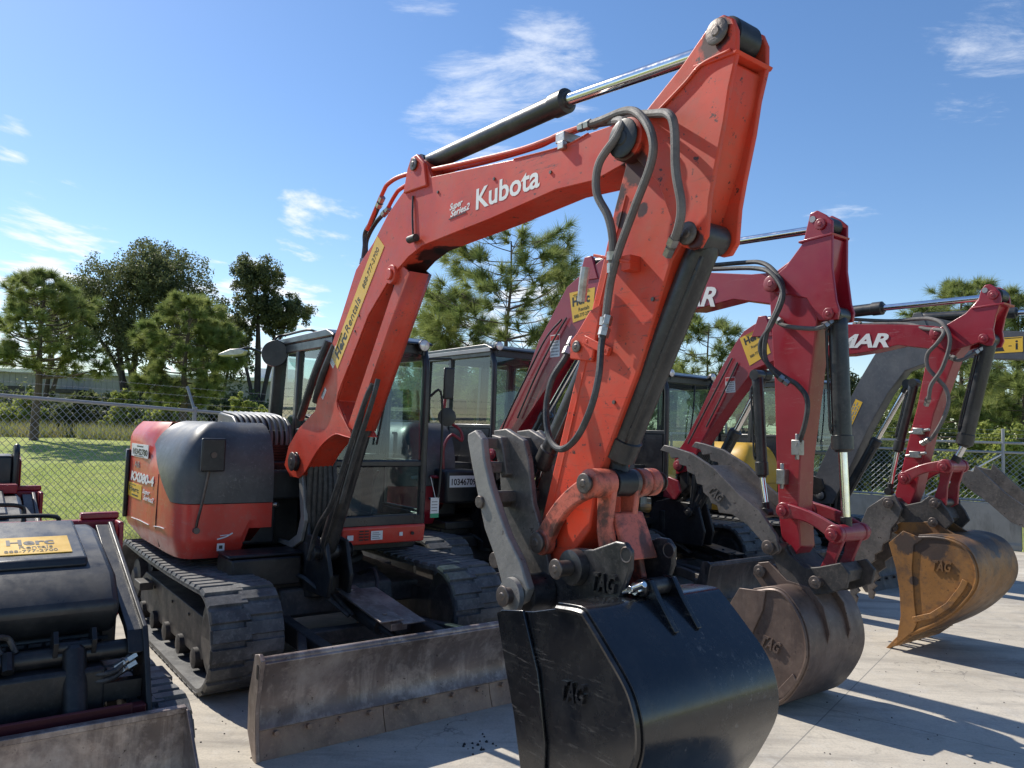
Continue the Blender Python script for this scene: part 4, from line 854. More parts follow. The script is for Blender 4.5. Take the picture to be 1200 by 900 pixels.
# corner mirror on the hood
m = MB(); m.box(.50, .525, -.97, -.80, 1.36, 1.60); mm = m.build('side_mirror', 'black_plastic', k, bevel=.03, seg=4)
m = MB(); m.tube([(.40, -.95, .93), (.44, -.95, 1.0), (.47, -.93, 1.15), (.50, -.885, 1.48)], .010, n=8); m.cyl((.37, -.95, .93), (.44, -.95, .93), .022); m.cyl((.49, -.885, 1.48), (.535, -.885, 1.48), .022, n=12); m.build('mirror_arm', 'pin_steel', k)
# lettering on the counterweight side
B_ = -1.092
def side_text(parent, s, x, z, size, mat, b=B_, **kw):
    q = MB(); q.text(s, (x, b, z), (1, 0, 0), (0, 0, 1), size, depth=.0012, mi=0, **kw); return q.build('lettering', mat, parent, smooth=None)
side_text(cw, 'KX080-4', -1.17, 1.195, .105, 'white_paint', b=-1.094, bold=.004, shear=.15, fit=.86)
m = MB(); m.box(-1.21, -.57, -1.094, -1.088, 1.40, 1.51); m.text('10342780', (-1.17, -1.0945, 1.42), (1, 0, 0), (0, 0, 1), .07, depth=.0005, bold=.002, fit=.56)
m.mi = 1; m.box(-1.0, -.75, -1.0948, -1.094, 1.485, 1.495); m.box(-1.1, -.7, -1.0948, -1.094, 1.405, 1.411); m.build('number_plate', ['white_sticker', 'ink'], cw, smooth=None)
m = MB(); m.box(-1.30, -.73, -1.094, -1.088, 1.05, 1.17); m.text('Herc', (-1.22, -1.0945, 1.10), (1, 0, 0), (0, 0, 1), .06, depth=.0005, bold=.001, fit=.38); m.mi = 1; m.box(-1.1, -.85, -1.0948, -1.094, 1.065, 1.078); m.box(-1.2, -.95, -1.0948, -1.094, 1.152, 1.158); o = m.build('sticker', ['yellow_sticker', 'ink'], cw, smooth=None)
side_text(cw, 'Super', -.68, 1.115, .05, 'white_paint', bold=.001, shear=.3, fit=.26, b=-1.094); side_text(cw, 'Series2', -.64, 1.065, .055, 'white_paint', bold=.001, shear=.3, fit=.36, b=-1.094)
side_text(cw, 'AB', -1.05, 1.31, .075, 'grey_ink', fit=.20, b=-1.094)
for x0, x1, z0, z1 in ((-1.05, -.40, .875, .885), (-.22, .10, .895, .915)):
    m = MB(); m.tube([(x0, -1.094, z0), ((x0+x1)/2, -1.094, (z0+z1)/2+.004), (x1, -1.094, z1)], .0035, n=5); m.build('scratch', 'white_sticker', cw)
m = MB(); m.box(.426, .4275, -.80, -.745, .775, .83); m.mi = 1; m.box(.4275, .4280, -.785, -.76, .79, .815); m.build('sticker', ['white_sticker', 'ink'], cw, smooth=None)
m = MB(); m.tube([(.424, -.80, .86), (.425, -.74, .875), (.425, -.69, .90)], .006, n=5); m.tube([(.424, -.78, .885), (.425, -.72, .89)], .004, n=5); m.build('scratch', 'white_sticker', cw)
m = MB(); m.cyl((.38, -.4, 1.1), (.43, -.36, 1.1), .02); m.tube([(-.25, -.62, 1.72), (-.05, -.60, 1.60), (.1, -.52, 1.45)], .006, n=5); m.build('latch', 'fitting', hood)

bracket(k, A['pins'][3], (1.04, .82), x0=.62)
m = MB(); m.prism([(.60, 1.40), (.66, 1.36), (.70, 1.18), (.74, 1.04), (.68, .90), (.52, .83), (.30, .82), (.30, .79), (.60, .79), (.76, .86), (.82, 1.02), (.78, 1.20), (.72, 1.40), (.66, 1.46)], -.300, -.272); m.build('bracket_lit_edge', 'thumb_steel', k, bevel=.006)  # worn bracket edge; its paler steel also paints it as lit
m = MB(); m.box(.45, .80, -.80, -.30, .56, .76); m.box(.50, .78, -.82, -.28, .765, .79); m.build('front_casting', 'black_metal', k, bevel=.02)
boom = make_boom(k, A, 'orange', A['pins'])
pin(boom, A['pins'][3], -.35, -.09, .055, 'pin_steel', 'pin'); pin(boom, A['pins'][1], -.375, -.09, .062, 'black_metal', 'pivot_pin')
m = MB(); m.lathe((4.08, -.335, 2.91), (0, 1, 0), [(-.03, .075), (-.025, .088), (.245, .088), (.25, .07)], 28); m.build('pivot_boss', 'orange', boom)
# elbow boss with its pin, and the cylinder guard below it
m = MB(); m.cyl((2.04, -.325, 2.66), (2.04, -.11, 2.66), .06); m.cyl((2.04, -.34, 2.66), (2.04, -.325, 2.66), .035); m.build('pivot_boss', 'orange', boom, bevel=.004)
g = MB(); gp = list(A['guard']); gp[3] = (gp[3][0]+.05, gp[3][1]+.13)
g.prism([gp[0], (gp[0][0]+.085, gp[0][1]-.03), (gp[3][0]+.10, gp[3][1]-.10), (gp[3][0]+.01, gp[3][1]-.05)], -.295, -.285)
g.add([v3((gp[0][0]+.085, gp[0][1]-.03), -.295), v3((gp[0][0]+.13, gp[0][1]-.03), -.25), v3((gp[0][0]+.13, gp[0][1]-.03), -.18), v3((gp[0][0]+.085, gp[0][1]-.03), -.13),
       v3((gp[3][0]+.10, gp[3][1]-.10), -.295), v3((gp[3][0]+.14, gp[3][1]-.11), -.25), v3((gp[3][0]+.14, gp[3][1]-.11), -.18), v3((gp[3][0]+.10, gp[3][1]-.10), -.13)], [(0, 1, 5, 4), (1, 2, 6, 5), (2, 3, 7, 6)])
g.prism([gp[0], (gp[0][0]+.085, gp[0][1]-.03), (gp[3][0]+.10, gp[3][1]-.10), (gp[3][0]+.01, gp[3][1]-.05)], -.14, -.13)
o = g.build('rod_guard', 'orange', k, smooth=20); sm = o.modifiers.new('solid', 'SOLIDIFY'); sm.thickness = .008
m = MB(); m.prism([(2.16, 3.14), (2.44, 3.12), (2.40, 3.27), (2.31, 3.345), (2.24, 3.34), (2.20, 3.28)], -.325, -.295); m.prism([(2.16, 3.14), (2.44, 3.12), (2.40, 3.27), (2.31, 3.345), (2.24, 3.34), (2.20, 3.28)], -.135, -.105)
o = m.build('cylinder_lug', 'orange', boom, bevel=.008); pin(o, (2.29, 3.285), -.33, -.10, .03, 'pin_steel')
b = -.3105
q = MB(); q.text('Kubota', (2.93, b-.0004, 2.875), (1, 0, .0), (0, 0, 1), .155, depth=.0003, bold=.003, fit=.53, mi=0); q.build('lettering', 'white_paint', boom, smooth=None)
q = MB(); q.text('Super', (2.68, b-.0004, 2.925), (1, 0, .04), (0, 0, 1), .05, depth=.0003, bold=.0012, shear=.3, fit=.13, mi=0); q.text('Series2', (2.69, b-.0004, 2.885), (1, 0, .04), (0, 0, 1), .05, depth=.0003, bold=.0012, shear=.3, fit=.19, mi=0); q.mi = 1; q.prism(rect((2.68, 2.872), (1, .04), .17, .006), b-.003, b-.001); q.build('lettering', ['white_paint', 'ink'], boom, smooth=None)
sd = (A['marks'][5][0]-A['marks'][4][0], A['marks'][5][1]-A['marks'][4][1]); sl_ = math.hypot(*sd)
sdn = (sd[0]/sl_, sd[1]/sl_)
s0 = A['marks'][4]
m = MB(); m.prism(rect((s0[0]-.01, s0[1]-.02), sdn, sl_, .135), b-.002, b); m.mi = 1
un = (-sdn[1], sdn[0])
def along(t, u, s0=s0, sdn=sdn, un=un): return (s0[0]-.01+sdn[0]*t+un[0]*u, b-.0023, s0[1]-.02+sdn[1]*t+un[1]*u)
m.text('Herc', along(.05, .035), (sdn[0], 0, sdn[1]), (un[0], 0, un[1]), .105, depth=.0005, bold=.004, fit=.20); m.text('Rentals', along(.265, .035), (sdn[0], 0, sdn[1]), (un[0], 0, un[1]), .10, depth=.0005, fit=.27)
m.text('888-777-2700', along(.62, .045), (sdn[0], 0, sdn[1]), (un[0], 0, un[1]), .062, depth=.0005, fit=.30)
p0, p1 = along(.07, .112), along(.22, .122); m.beam(p0, p1, .001, .008, up=(0, 1, 0), w1=.004)
m.build('sticker', ['yellow_sticker', 'ink'], boom, smooth=None)
info_sticker(boom, (1.225, 2.115), sdn, .14, .085, b, 5, 3)
info_sticker(boom, (1.075, 1.90), sdn, .085, .04, b, 2, 4, head='ink')
# wire and clip on the boom side
m = MB(); m.tube([(2.27, -.316, 3.10), (2.28, -.32, 2.98), (2.30, -.32, 2.84)], .006, n=6); m.cyl((2.28, -.335, 2.83), (2.36, -.335, 2.83), .022); m.build('cable', 'hose', boom)
arm = make_arm(k, A, 'arm_orange')
# reinforcing rib along the top of the ear and recessed front plate
m = MB(); m.tube([v3(p, -.335) for p in [(4.22, 2.98), (4.36, 3.05), (4.44, 3.095), (4.57, 3.10)]], .008, n=6)
m.prism([(4.40, 3.09), (4.59, 3.08), (4.60, 3.092), (4.40, 3.105)], -.338, -.122); m.build('rib', 'arm_orange', arm, bevel=.003)
pe, pp, pb_ = A['pins'][:3]
m = MB(); m.lathe((pe[0], -.30, pe[1]), (0, 1, 0), [(0, .05), (.01, .072), (.13, .072), (.14, .05)], 24); m.build('cushion_ring', 'black_metal', arm)
pin(arm, pe, -.338, -.122, .038, 'pin_steel'); pin(arm, pb_, -.338, -.122, .034, 'pin_steel'); pin(arm, A['pins'][1], -.36, -.10, .05, 'pin_steel')
cyl_rod(k, 'arm_cylinder', (2.27, 3.315), (3.57, 3.285), pe, .052, .030, b=-.225, pipes=False)
cyl_rod(k, 'boom_cylinder', (1.04, .82), (1.80, 2.2), (2.04, 2.62), .064, .036, b=-.215, pb=-1)
cyl_rod(k, 'bucket_cylinder', pb_, A['bktcyl'][1], A['link'][1], .062, .034, b=-.225, pb=1)
cyl_rod(k, 'thumb_cylinder', (3.79, 2.09), (3.44, 1.55), (3.37, 1.39), .045, .022, b=-.22)
m = MB(); m.prism([(3.74, 2.04), (3.88, 2.02), (3.93, 2.26), (3.86, 2.24), (3.78, 2.15), (3.74, 2.12)], -.330, -.312); o = m.build('thumb_bracket', 'arm_orange', k, bevel=.006); pin(o, (3.79, 2.09), -.335, -.09, .020)
m = MB(); m.beam((3.83, -.325, 2.12), (3.98, -.325, 2.055), .02, .035); m.cyl((3.85, -.337, 2.11), (3.85, -.33, 2.11), .008, n=8); m.cyl((3.96, -.337, 2.063), (3.96, -.33, 2.063), .008, n=8); m.build('hose_bracket', 'arm_orange', k, bevel=.002)
m = MB(); m.beam((3.92, -.345, 2.46), (4.13, -.345, 2.40), .06, .012); m.box(4.08, 4.13, -.37, -.31, 2.37, 2.43); m.build('hose_bracket', 'arm_orange', k, bevel=.002)
for pts_ in (A['boom'][33:46], A['boom'][17:20]):
    weld_bead(boom, [v3(p, -.3105) for p in pts_], .0045, 'orange')
weld_bead(arm, [v3(p, -.3105) for p in [(3.60, 1.30), (3.80, 1.95), (3.95, 2.42), (4.04, 2.70)]], .004, 'arm_orange')
for x_, z_ in ((1.55, 2.35), (1.60, 2.45), (2.55, 3.06), (3.10, 3.00), (3.55, 2.92), (4.20, 2.25), (4.0, 1.85)):
    m = MB(); m.cyl((x_, -.316, z_), (x_, -.308, z_), .009, n=6); m.build('bolt', 'pin_steel', boom if x_ < 3.9 else arm)
# linkage
l0, l1 = A['link'][0], A['link'][1]
def curved_link(root, p, q, b0, b1, mat, w=.085, bow=.07, name='link'):
    m = MB(); P, Q = Vector(p), Vector(q); d = (Q-P); n_ = Vector((-d.y, d.x)).normalized(); up = []; dn = []
    for i in range(13):
        t = i/12; c = P+d*t+n_*(math.sin(t*math.pi)*bow); ww = w*(.62-.16*math.sin(t*math.pi)); up.append((c+n_*ww)); dn.append((c-n_*ww))
    poly = [(v.x, v.y) for v in up]+[(v.x, v.y) for v in dn[::-1]]
    m.prism(poly, b0, b1); m.cyl(v3(p, b0-.004), v3(p, b1+.004), w*.66, n=24); m.cyl(v3(q, b0-.004), v3(q, b1+.004), w*.7, n=24)
    return m.build(name, mat, root, bevel=.008)
curved_link(k, l0, l1, -.375, -.335, 'link_orange', .085, .045, 'side_link'); curved_link(k, l0, l1, -.075, -.035, 'link_orange', .085, .045, 'side_link')
pin(k, l0, -.395, -.015, .036, 'pin_steel', 'link_pin')
m = MB(); b2 = (3.87, 1.19)
for q0, q1 in ((-.41, -.345), (-.34, -.285), (-.14, -.08), (-.075, -.02)): m.lathe((l1[0], q0, l1[1]), (0, 1, 0), [(0, .045), (.006, .058), (q1-q0-.006, .058), (q1-q0, .045)], 24)
o = m.build('link_boss', 'link_orange', k); 
m = MB(); m.lathe((l1[0], -.27, l1[1]), (0, 1, 0), [(0, .045), (.006, .056), (.12, .056), (.126, .045)], 24); m.build('collar', 'pin_steel', o)
pin(o, l1, -.428, .018, .032)
m = MB()
for q in (-.315, -.18): m.prism([(l1[0]-.045, l1[1]-.02), (l1[0]+.05, l1[1]-.02), (l1[0]+.03, l1[1]-.16), (4.06, 1.12), (3.97, 1.08), (l1[0]-.045, l1[1]-.2)], q, q+.03)
m.prism([(l1[0]-.0, 1.40), (l1[0]+.03, 1.40), (4.08, 1.22), (4.04, 1.22)], -.284, -.116); m.build('bucket_link', 'link_orange', k, bevel=.008)
# quick coupler
cp = A['coupler']; co_ = MB()
for q in (-.345, -.10): co_.prism(cp, q, q+.028)
lowp = [(3.50, .94), (3.62, 1.08), (3.80, 1.07), (4.05, 1.05), (4.12, .98), (4.05, .95), (3.9, .92), (3.6, .90)]
co_.prism(lowp, -.316, -.101)
cpl = co_.build('quick_coupler', 'coupler_black', k, bevel=.008)
m = MB(); m.lathe((3.84, -.39, 1.165), (0, 1, 0), [(0, .06), (.004, .072), (.043, .075), (.044, .055)], 28); m.build('collar', 'coupler_black', cpl); pin(cpl, (3.84, 1.165), -.46, -.05, .032, 'pin_steel')
m = MB(); p_ = A['couppins'][2]; m.lathe((p_[0], -.3475, p_[1]+.005), (0, 1, 0), [(0, .026), (.002, .028), (.003, .026)], 18); m.build('eye_hole', 'ink', cpl)
m = MB(); m.lathe((p_[0], -.1025, p_[1]+.005), (0, 1, 0), [(0, .026), (.002, .028), (.003, .026)], 18); m.build('eye_hole', 'ink', cpl)
for q in (-.346, -.101):
    m = MB(); m.tube([(p_[0]+.029*math.cos(t_*math.pi/6), q, p_[1]+.005+.029*math.sin(t_*math.pi/6)) for t_ in range(13)], .004, n=5, k=1); m.build('hole_edge', 'pin_steel', cpl)
q = MB(); q.text('TAG', (3.93, -.3455, 1.09), (1, 0, .06), (0, 0, 1), .10, depth=.007, bold=.003, shear=.35, fit=.14, mi=0); q.build('raised_logo', 'coupler_black', cpl, smooth=None)
m = MB(); m.lathe((4.14, -.29, 1.125), (0, 1, 0), [(0, .03), (.005, .034), (.16, .034), (.165, .03)], 24); o = m.build('coupler_pin', 'coupler_black', cpl)
m = MB(); m.cyl((4.14, -.32, 1.125), (4.14, -.28, 1.125), .026, n=6); m.cyl((4.14, -.345, 1.125), (4.14, -.32, 1.125), .015, n=10); m.cyl((4.08, -.33, 1.10), (4.205, -.33, 1.155), .013, n=10); m.build('locking_bolt', 'chrome', o, bevel=.002)
# bucket
prof = [(4.02, 1.06), (4.15, 1.07), (4.19, 1.05), (4.30, .955), (4.385, .875), (4.425, .81), (4.445, .74), (4.44, .66), (4.39, .55), (4.30, .40), (4.19, .27), (4.06, .16), (3.93, .085), (3.86, .055)]
lip = [(3.665, .955), (3.73, .78), (3.80, .60), (3.85, .42), (3.855, .22), (3.79, .015)]
bk = make_bucket(k, prof, [(3.88, 1.02), (3.70, .985)]+lip, -.60, .15, 'bucket_black', cutter=[(3.655, .97), (3.69, .99), (3.83, 1.015), (3.93, .80), (3.985, .55), (3.985, .3), (3.93, .10), (3.80, -.0), (3.845, .22), (3.84, .42), (3.79, .60), (3.72, .78)], cut_mat='bucket_black',
     logo_at=((4.06), .74, (1, 0, .12), (0, 0, 1)), logo_s=.095, ears=([(4.06, 1.05), (4.09, 1.12), (4.13, 1.165), (4.18, 1.16), (4.22, 1.10), (4.31, .99), (4.28, .98), (4.16, 1.05)], (-.26, -.13)), heel=[(4.07, .22), (4.30, .44), (4.33, .47), (4.30, .34), (4.15, .19), (4.02, .10), (3.95, .10)])
for s in (-.10, -.29):
    weld_bead(bk, [(4.20, s, 1.045), (4.30, s, .957), (4.355, s, .905), (4.37, s+.02, .891), (4.34, s+.04, .919)], .007, 'bucket_black')
# thumb
T1 = A['thumb']; T2 = A['thumb2']
m = MB(); m.prism(T1, -.515, -.475); th = m.build('thumb', 'thumb_steel', k, bevel=.008)
m = MB(); m.prism([(x-.01, z+.01) for x, z in T1], -.10, -.13); m.build('thumb_plate', 'tine_steel', th, bevel=.008)
for q in (-.36, -.22):
    m = MB(); m.prism(T2, q, q+.03); m.build('thumb_plate', 'tine_steel', th, bevel=.006)
m = MB(); tt = [(3.30, 1.66), (3.34, 1.55), (3.40, 1.42)]
for x, z in tt: m.beam((x, -.476, z), (x, -.099, z), .05, .05)
m.prism([(3.27, 1.70), (3.35, 1.69), (3.40, 1.52), (3.36, 1.50)], -.40, -.18)
m.build('cross_member', 'tine_steel', th, bevel=.006)
m = MB(); m.cyl((3.37, -.53, 1.395), (3.37, -.05, 1.395), .028); m.cyl((3.43, -.48, 1.14), (3.43, -.1, 1.14), .035); m.build('cross_pin', 'pin_steel', th, bevel=.003)
pv = (3.64, 1.03)
m = MB(); m.lathe((pv[0], -.545, pv[1]), (0, 1, 0), [(0, .03), (.001, .072), (.022, .075), (.023, .05), (.03, .05)], 28); m.build('washer', 'thumb_steel', th)
m = MB(); m.lathe((pv[0], -.474, pv[1]), (0, 1, 0), [(0, .07), (.004, .082), (.12, .082), (.13, .07), (.32, .07), (.34, .082), (.44, .082)], 28); m.build('pivot_boss', 'coupler_black', th)
pin(th, pv, -.575, .0, .034, 'pin_steel')
tubes(k, A, 'tubes_pipe', .0135, 'orange', 'pipe')
hr = [.015, .015, .0172, .0172, .0172, .014, .03, .026, .018, .017]
hm = ['hose', 'hose', 'hose_sleeve', 'hose_sleeve', 'hose_sleeve', 'hose', 'hose', 'hose', 'hose', 'hose']
tubes(k, A, 'tubes_hose', hr, hm, 'hose')
for i, ps in enumerate(A['tubes_hose'][:6]):
    for e, s in ((0, 1), (-1, -2)):
        p = Vector(ps[e]); q = Vector(ps[s]); fitting(k, p-(q-p).normalized()*.01, p+(q-p).normalized()*.075, .021)
m = MB(); m.box(3.60, 3.66, -.33, -.16, 3.035, 3.08); m.box(3.62, 3.66, -.335, -.31, 3.0, 3.036); m.build('pipe_clamp', 'fitting', k, bevel=.003)
m = MB(); m.box(2.20, 2.24, -.32, -.16, 3.15, 3.185); m.build('pipe_clamp', 'fitting', k, bevel=.003)
m = MB(); m.tube([(3.86, -.36, 2.42), (3.85, -.36, 2.36), (3.83, -.35, 2.28)], .020); m.build('hose_fitting', 'fitting', k)

# --- the crimson and grey ones
def yan(label, x, y, S, spec):
    c0_, c2_ = S['boomcyl'][0], S['boomcyl'][2]; t_ = (c0_[1]-.88)/(c2_[1]-c0_[1]); S['boomcyl'][0] = (c0_[0]-(c2_[0]-c0_[0])*max(0, t_), min(c0_[1], .88))
    k = machine(label, x, y)
    pm, lm = spec.get('paint', 'crimson'), spec.get('linkmat', 'crimson_link')
    make_undercarriage(k, blade=True, blade_x=2.24, blade_mat=spec.get('blade', 'dark_blade'), wear=spec.get('blade', 'dark_blade'), guard='black_metal', bw=spec.get('bw', 1.1))
    hood, cw = make_body(k, spec.get('hood', 'hood_grey'), spec.get('cw', pm), xf=.62, zt=spec.get('zt', 1.78), tail=1.35)
    cab = make_cab(k, a0=-.72, a1=.80, b0=-.08, b1=.84, z0=1.0, z1=spec.get('cabz', 2.66), lean=.10, zmid=1.55, right_low=1.78, roof_mat=spec.get('roof'))
    for b in (-.02, .76): work_light(cab, (.83, b, spec.get('cabz', 2.66)-.02), (1, 0, 0), .045)
    m = MB(); m.box(.58, .80, -.06, .84, .80, .99); m.build('front_skirt', 'black_plastic', k, bevel=.02)
    hz_ = MB()
    for i_ in range(5): hz_.tube([(.70, -.10+.05*i_, 1.05), (.95, -.12+.05*i_, 1.10+.02*i_), (1.12, -.05+.03*i_, .95), (1.15, .02+.03*i_, .74), (.95, .08+.03*i_, .62), (.7, .1+.03*i_, .60)], .016)
    hz_.build('hose_bundle', 'hose', k)
    m = MB(); m.prism([(1.05, 1.02), (1.22, 1.0), (1.30, 1.10), (1.26, 1.22), (1.12, 1.26), (1.04, 1.16)], -.36, -.33); m.build('swing_lug', lm, k, bevel=.01)
    pins_ = S['pins']
    bracket(k, pins_[3], S['boomcyl'][0], x0=.80)
    boom = make_boom(k, S, pm, pins_)
    for p in (pins_[3], pins_[1]): pin(boom, p, -.35, -.09, .045, 'crimson_link' if pm == 'crimson' else pm)
    a = S['armcyl'][0]
    m = MB(); m.prism([(a[0]-.12, a[1]-.16), (a[0]+.14, a[1]-.17), (a[0]+.05, a[1]+.05), (a[0]-.04, a[1]+.05)], -.32, -.29); m.prism([(a[0]-.12, a[1]-.16), (a[0]+.14, a[1]-.17), (a[0]+.05, a[1]+.05), (a[0]-.04, a[1]+.05)], -.15, -.12)
    m.build('cylinder_lug', pm, boom, bevel=.006)
    arm = make_arm(k, S, pm)
    e = pins_[0]
    m = MB(); m.prism([(e[0]-.16, e[1]-.10), (e[0]+.08, e[1]-.085), (e[0]+.085, e[1]-.07), (e[0]-.16, e[1]-.085)], -.338, -.122); m.build('rib', pm, arm, bevel=.003)
    m = MB(); m.lathe((e[0], -.30, e[1]), (0, 1, 0), [(0, .04), (.01, .06), (.13, .06), (.14, .04)], 24); m.build('cushion_ring', 'black_metal', arm)
    for p in (pins_[0], pins_[2]): pin(arm, p, -.338, -.122, .030, lm)
    ea = (e[0]-.06, e[1]+.045); m = MB(); m.cyl((ea[0], -.3345, ea[1]), (ea[0], -.32, ea[1]), .022, n=16); m.build('lifting_eye', 'galvanized', arm)
    cyl_rod(k, 'arm_cylinder', S['armcyl'][0], S['armcyl'][1], e, .055, .028, b=-.225, pipes=False)
    cyl_rod(k, 'boom_cylinder', S['boomcyl'][0], lerp(S['boomcyl'][0], S['boomcyl'][2], .62), S['boomcyl'][2], .060, .034, b=-.215, pb=-1)
    cyl_rod(k, 'bucket_cylinder', pins_[2], S['bktcyl'][1], S['bktcyl'][2] if 'link' not in S else S['link'][1], .060, .028, b=-.225, pb=-1)
    if 'thumbcyl' in S: cyl_rod(k, 'thumb_cylinder', *S['thumbcyl'], .04, .02, b=-.25, pb=-1)
    tubes(k, S, 'tubes_hose', [.017, .017, .015, .009, .009], spec.get('hosem', ['hose', 'hose', 'hose_sleeve', 'hose', 'hose']), 'hose')
    for ps in S.get('tubes_hose', [])[:3]:
        for e0, e1 in ((0, 1), (-1, -2)):
            p = Vector(ps[e0]); q = Vector(ps[e1]); fitting(k, p, p+(q-p).normalized()*.075, .024)
    if 'link' in S:
        l0, l1, l2 = S['link']
        for q in (-.375, -.075): curved_link(k, l0, l1, q, q+.035, lm, .085, .03, 'side_link')
        pin(k, l0, -.395, -.015, .028, lm, 'link_pin'); pin(k, l1, -.41, .0, .03, lm, 'link_pin')
        m = MB(); m.lathe((l1[0], -.335, l1[1]), (0, 1, 0), [(0, .045), (.005, .055), (.25, .055), (.255, .045)], 20)
        for q in (-.33, -.12):
            d = Vector((l2[0]-l1[0], l2[1]-l1[1])).normalized(); n_ = Vector((-d.y, d.x)); P = [(Vector(l1)+n_*.05), (Vector(l1)-n_*.05), ((Vector(l1)+Vector(l2))/2-n_*.035), (Vector(l2)-n_*.055), (Vector(l2)+d*.05), (Vector(l2)+n_*.055), ((Vector(l1)+Vector(l2))/2+n_*.035)]
            m.prism([(v.x, v.y) for v in P], q, q+.03)
        m.build('bucket_link', lm, k, bevel=.006)
    if 'coupler' in S:
        c = MB()
        for q in (-.37, -.07): c.prism(S['coupler'], q, q+.025)
        cx = [lerp(p, (sum(p_[0] for p_ in S['coupler'])/len(S['coupler']), sum(p_[1] for p_ in S['coupler'])/len(S['coupler'])), .25) for p in S['coupler']]
        c.prism(cx, -.344, -.071); cpl = c.build('quick_coupler', 'under_metal', k, bevel=.006)
        for p in (lerp(S['coupler'][1], S['coupler'][3], .5), S['link'][2]): pin(cpl, p, -.42, -.03, .032)
    if 'thumb' in S:
        m = MB(); m.prism(S['thumb'], -.44, -.41); th = m.build('thumb', 'tine_steel', k, bevel=.004)
        off = spec.get('far', (0, 0)); m = MB(); m.prism([(x+off[0], z+off[1]) for x, z in S['thumb']], -.10, -.07); m.build('thumb_plate', 'tine_steel', th, bevel=.004)
        P = S['thumb']; n = len(P)
        for wv in spec.get('web', []):
            m = MB(); m.strip(wv, -.409, -.101, .02); m.build('cross_plate', 'tine_steel', th, bevel=.003)
        if spec.get('tlogo'):
            t_ = spec['tlogo']; q = MB(); q.text('TAG', (t_[0], -.4415, t_[1]), t_[2], t_[3], .085, depth=.006, bold=.003, shear=.35, fit=.13, mi=0); q.build('raised_logo', 'tine_steel', th, smooth=None)
        pin(th, spec['tpin'], -.47, -.03, .035)
    return k, hood, cw, cab, boom, arm

S = D['B']
y2, hood, cw, cab, boom, arm = yan('crimson excavator next to the orange one, small brown bucket under a long toothed thumb', -.64, 9.02, S,
    dict(far=(.02, .03), bw=1.08, tpin=(4.54, 1.01), tlogo=(4.02, 1.335, (1, 0, -.62), (.62, 0, 1)), web=[[(3.95, 1.50), (4.2, 1.34), (4.40, 1.18)]]))
m = MB(); zr = 2.655
m.box(-.62, .78, -.104, -.094, zr-.075, zr-.03); m.build('roof_gleam', 'galvanized', cab, bevel=.003)  # pale strip paints the gleam along the cab roof edge
m = MB(); m.box(.87, .875, -.62, -.30, 1.12, 1.24); m.text('10346709', (.8755, -.61, 1.145), (0, 1, 0), (0, 0, 1), .09, depth=.0005, bold=.002, fit=.30); m.build('number_plate', ['white_sticker', 'ink'], y2, smooth=None)
m = MB(); m.box(.56, .87, -.66, -.26, .95, 1.30); m.build('battery_box', 'black_plastic', y2, bevel=.03)
side_text(cw, '100', -.30, 1.30, .20, 'white_paint', b=-1.094, bold=.004, shear=.15, fit=.36)
m = MB(); m.tube([(.66, -.72, 1.22), (.70, -.70, 1.22), (.70, -.60, 1.24), (.70, -.60, 1.52), (.72, -.52, 1.66), (.74, -.40, 1.60), (.72, -.42, 1.72), (.70, -.60, 1.84), (.70, -.60, 2.05)], .016, n=8, k=4); m.build('handrail', 'crimson_link', y2)
mk = S['marks']; b = -.3105
dd = (.97, .10)
m = MB(); m.prism([(2.31, 3.00), (2.65, 3.01), (2.63, 2.76), (2.37, 2.72)], b-.002, b); m.text('Herc', (2.355, b-.0023, 2.87), (1, 0, .10), (-.1, 0, 1), .115, depth=.0005, bold=.004, fit=.23); m.beam((2.36, b-.003, 2.972), (2.57, b-.003, 3.005), .001, .010, up=(0, 1, 0)); m.text('Rentals', (2.44, b-.0023, 2.815), (1, 0, .10), (-.1, 0, 1), .05, depth=.0005, fit=.14); m.text('888-777-2700', (2.385, b-.0023, 2.755), (1, 0, .12), (-.1, 0, 1), .045, depth=.0005, fit=.23); m.build('sticker', ['yellow_sticker', 'ink'], boom, smooth=None)
info_sticker(boom, (2.06, 2.42), (1, .02), .135, .21, b, 5, 8, head='red_ink')
q = MB(); q.text('YANMAR', (3.02, b-.002, 2.81), (1, 0, -.12), (.12, 0, 1), .20, depth=.001, bold=.006, shear=.25, fit=.92, mi=0); q.build('lettering', 'white_paint', boom, smooth=None)
for bx_, bz_ in ((4.64, 1.62), (4.53, 1.42)):
    m = MB(); m.box(bx_, bx_+.06, -.37, -.31, bz_, bz_+.10); m.cyl((bx_+.03, -.345, bz_-.03), (bx_+.03, -.345, bz_+.14), .014, n=8); m.build('hose_block', 'fitting', y2, bevel=.004)
bk = make_bucket(y2, [(4.50, .72), (4.66, .76), (4.76, .72), (4.85, .60), (4.885, .46), (4.87, .34), (4.80, .20), (4.71, .09), (4.60, .03), (4.50, .015)], [(4.38, .60), (4.43, .50), (4.40, .30), (4.41, .15), (4.40, .02)], -.56, .08, 'bucket_rust', cutter=[(4.33, .62), (4.40, .73), (4.60, .745), (4.58, .62), (4.50, .45), (4.46, .2), (4.42, .02), (4.38, .02), (4.39, .3), (4.38, .50)], logo_at=(4.56, .40, (1, 0, -.2), (.2, 0, 1)), logo_s=.10,
     ears=([(4.36, .80), (4.40, .88), (4.48, .90), (4.62, .80), (4.78, .785), (4.88, .68), (4.925, .52), (4.90, .42), (4.80, .60), (4.66, .72), (4.45, .70)], (-.36, -.12)), heel=[(4.60, .04), (4.74, .12), (4.83, .24), (4.80, .28), (4.70, .16), (4.58, .10)])
for p in ((4.43, .83), (4.69, .70)): pin(bk, p, -.40, -.08, .034)
S = D['C']
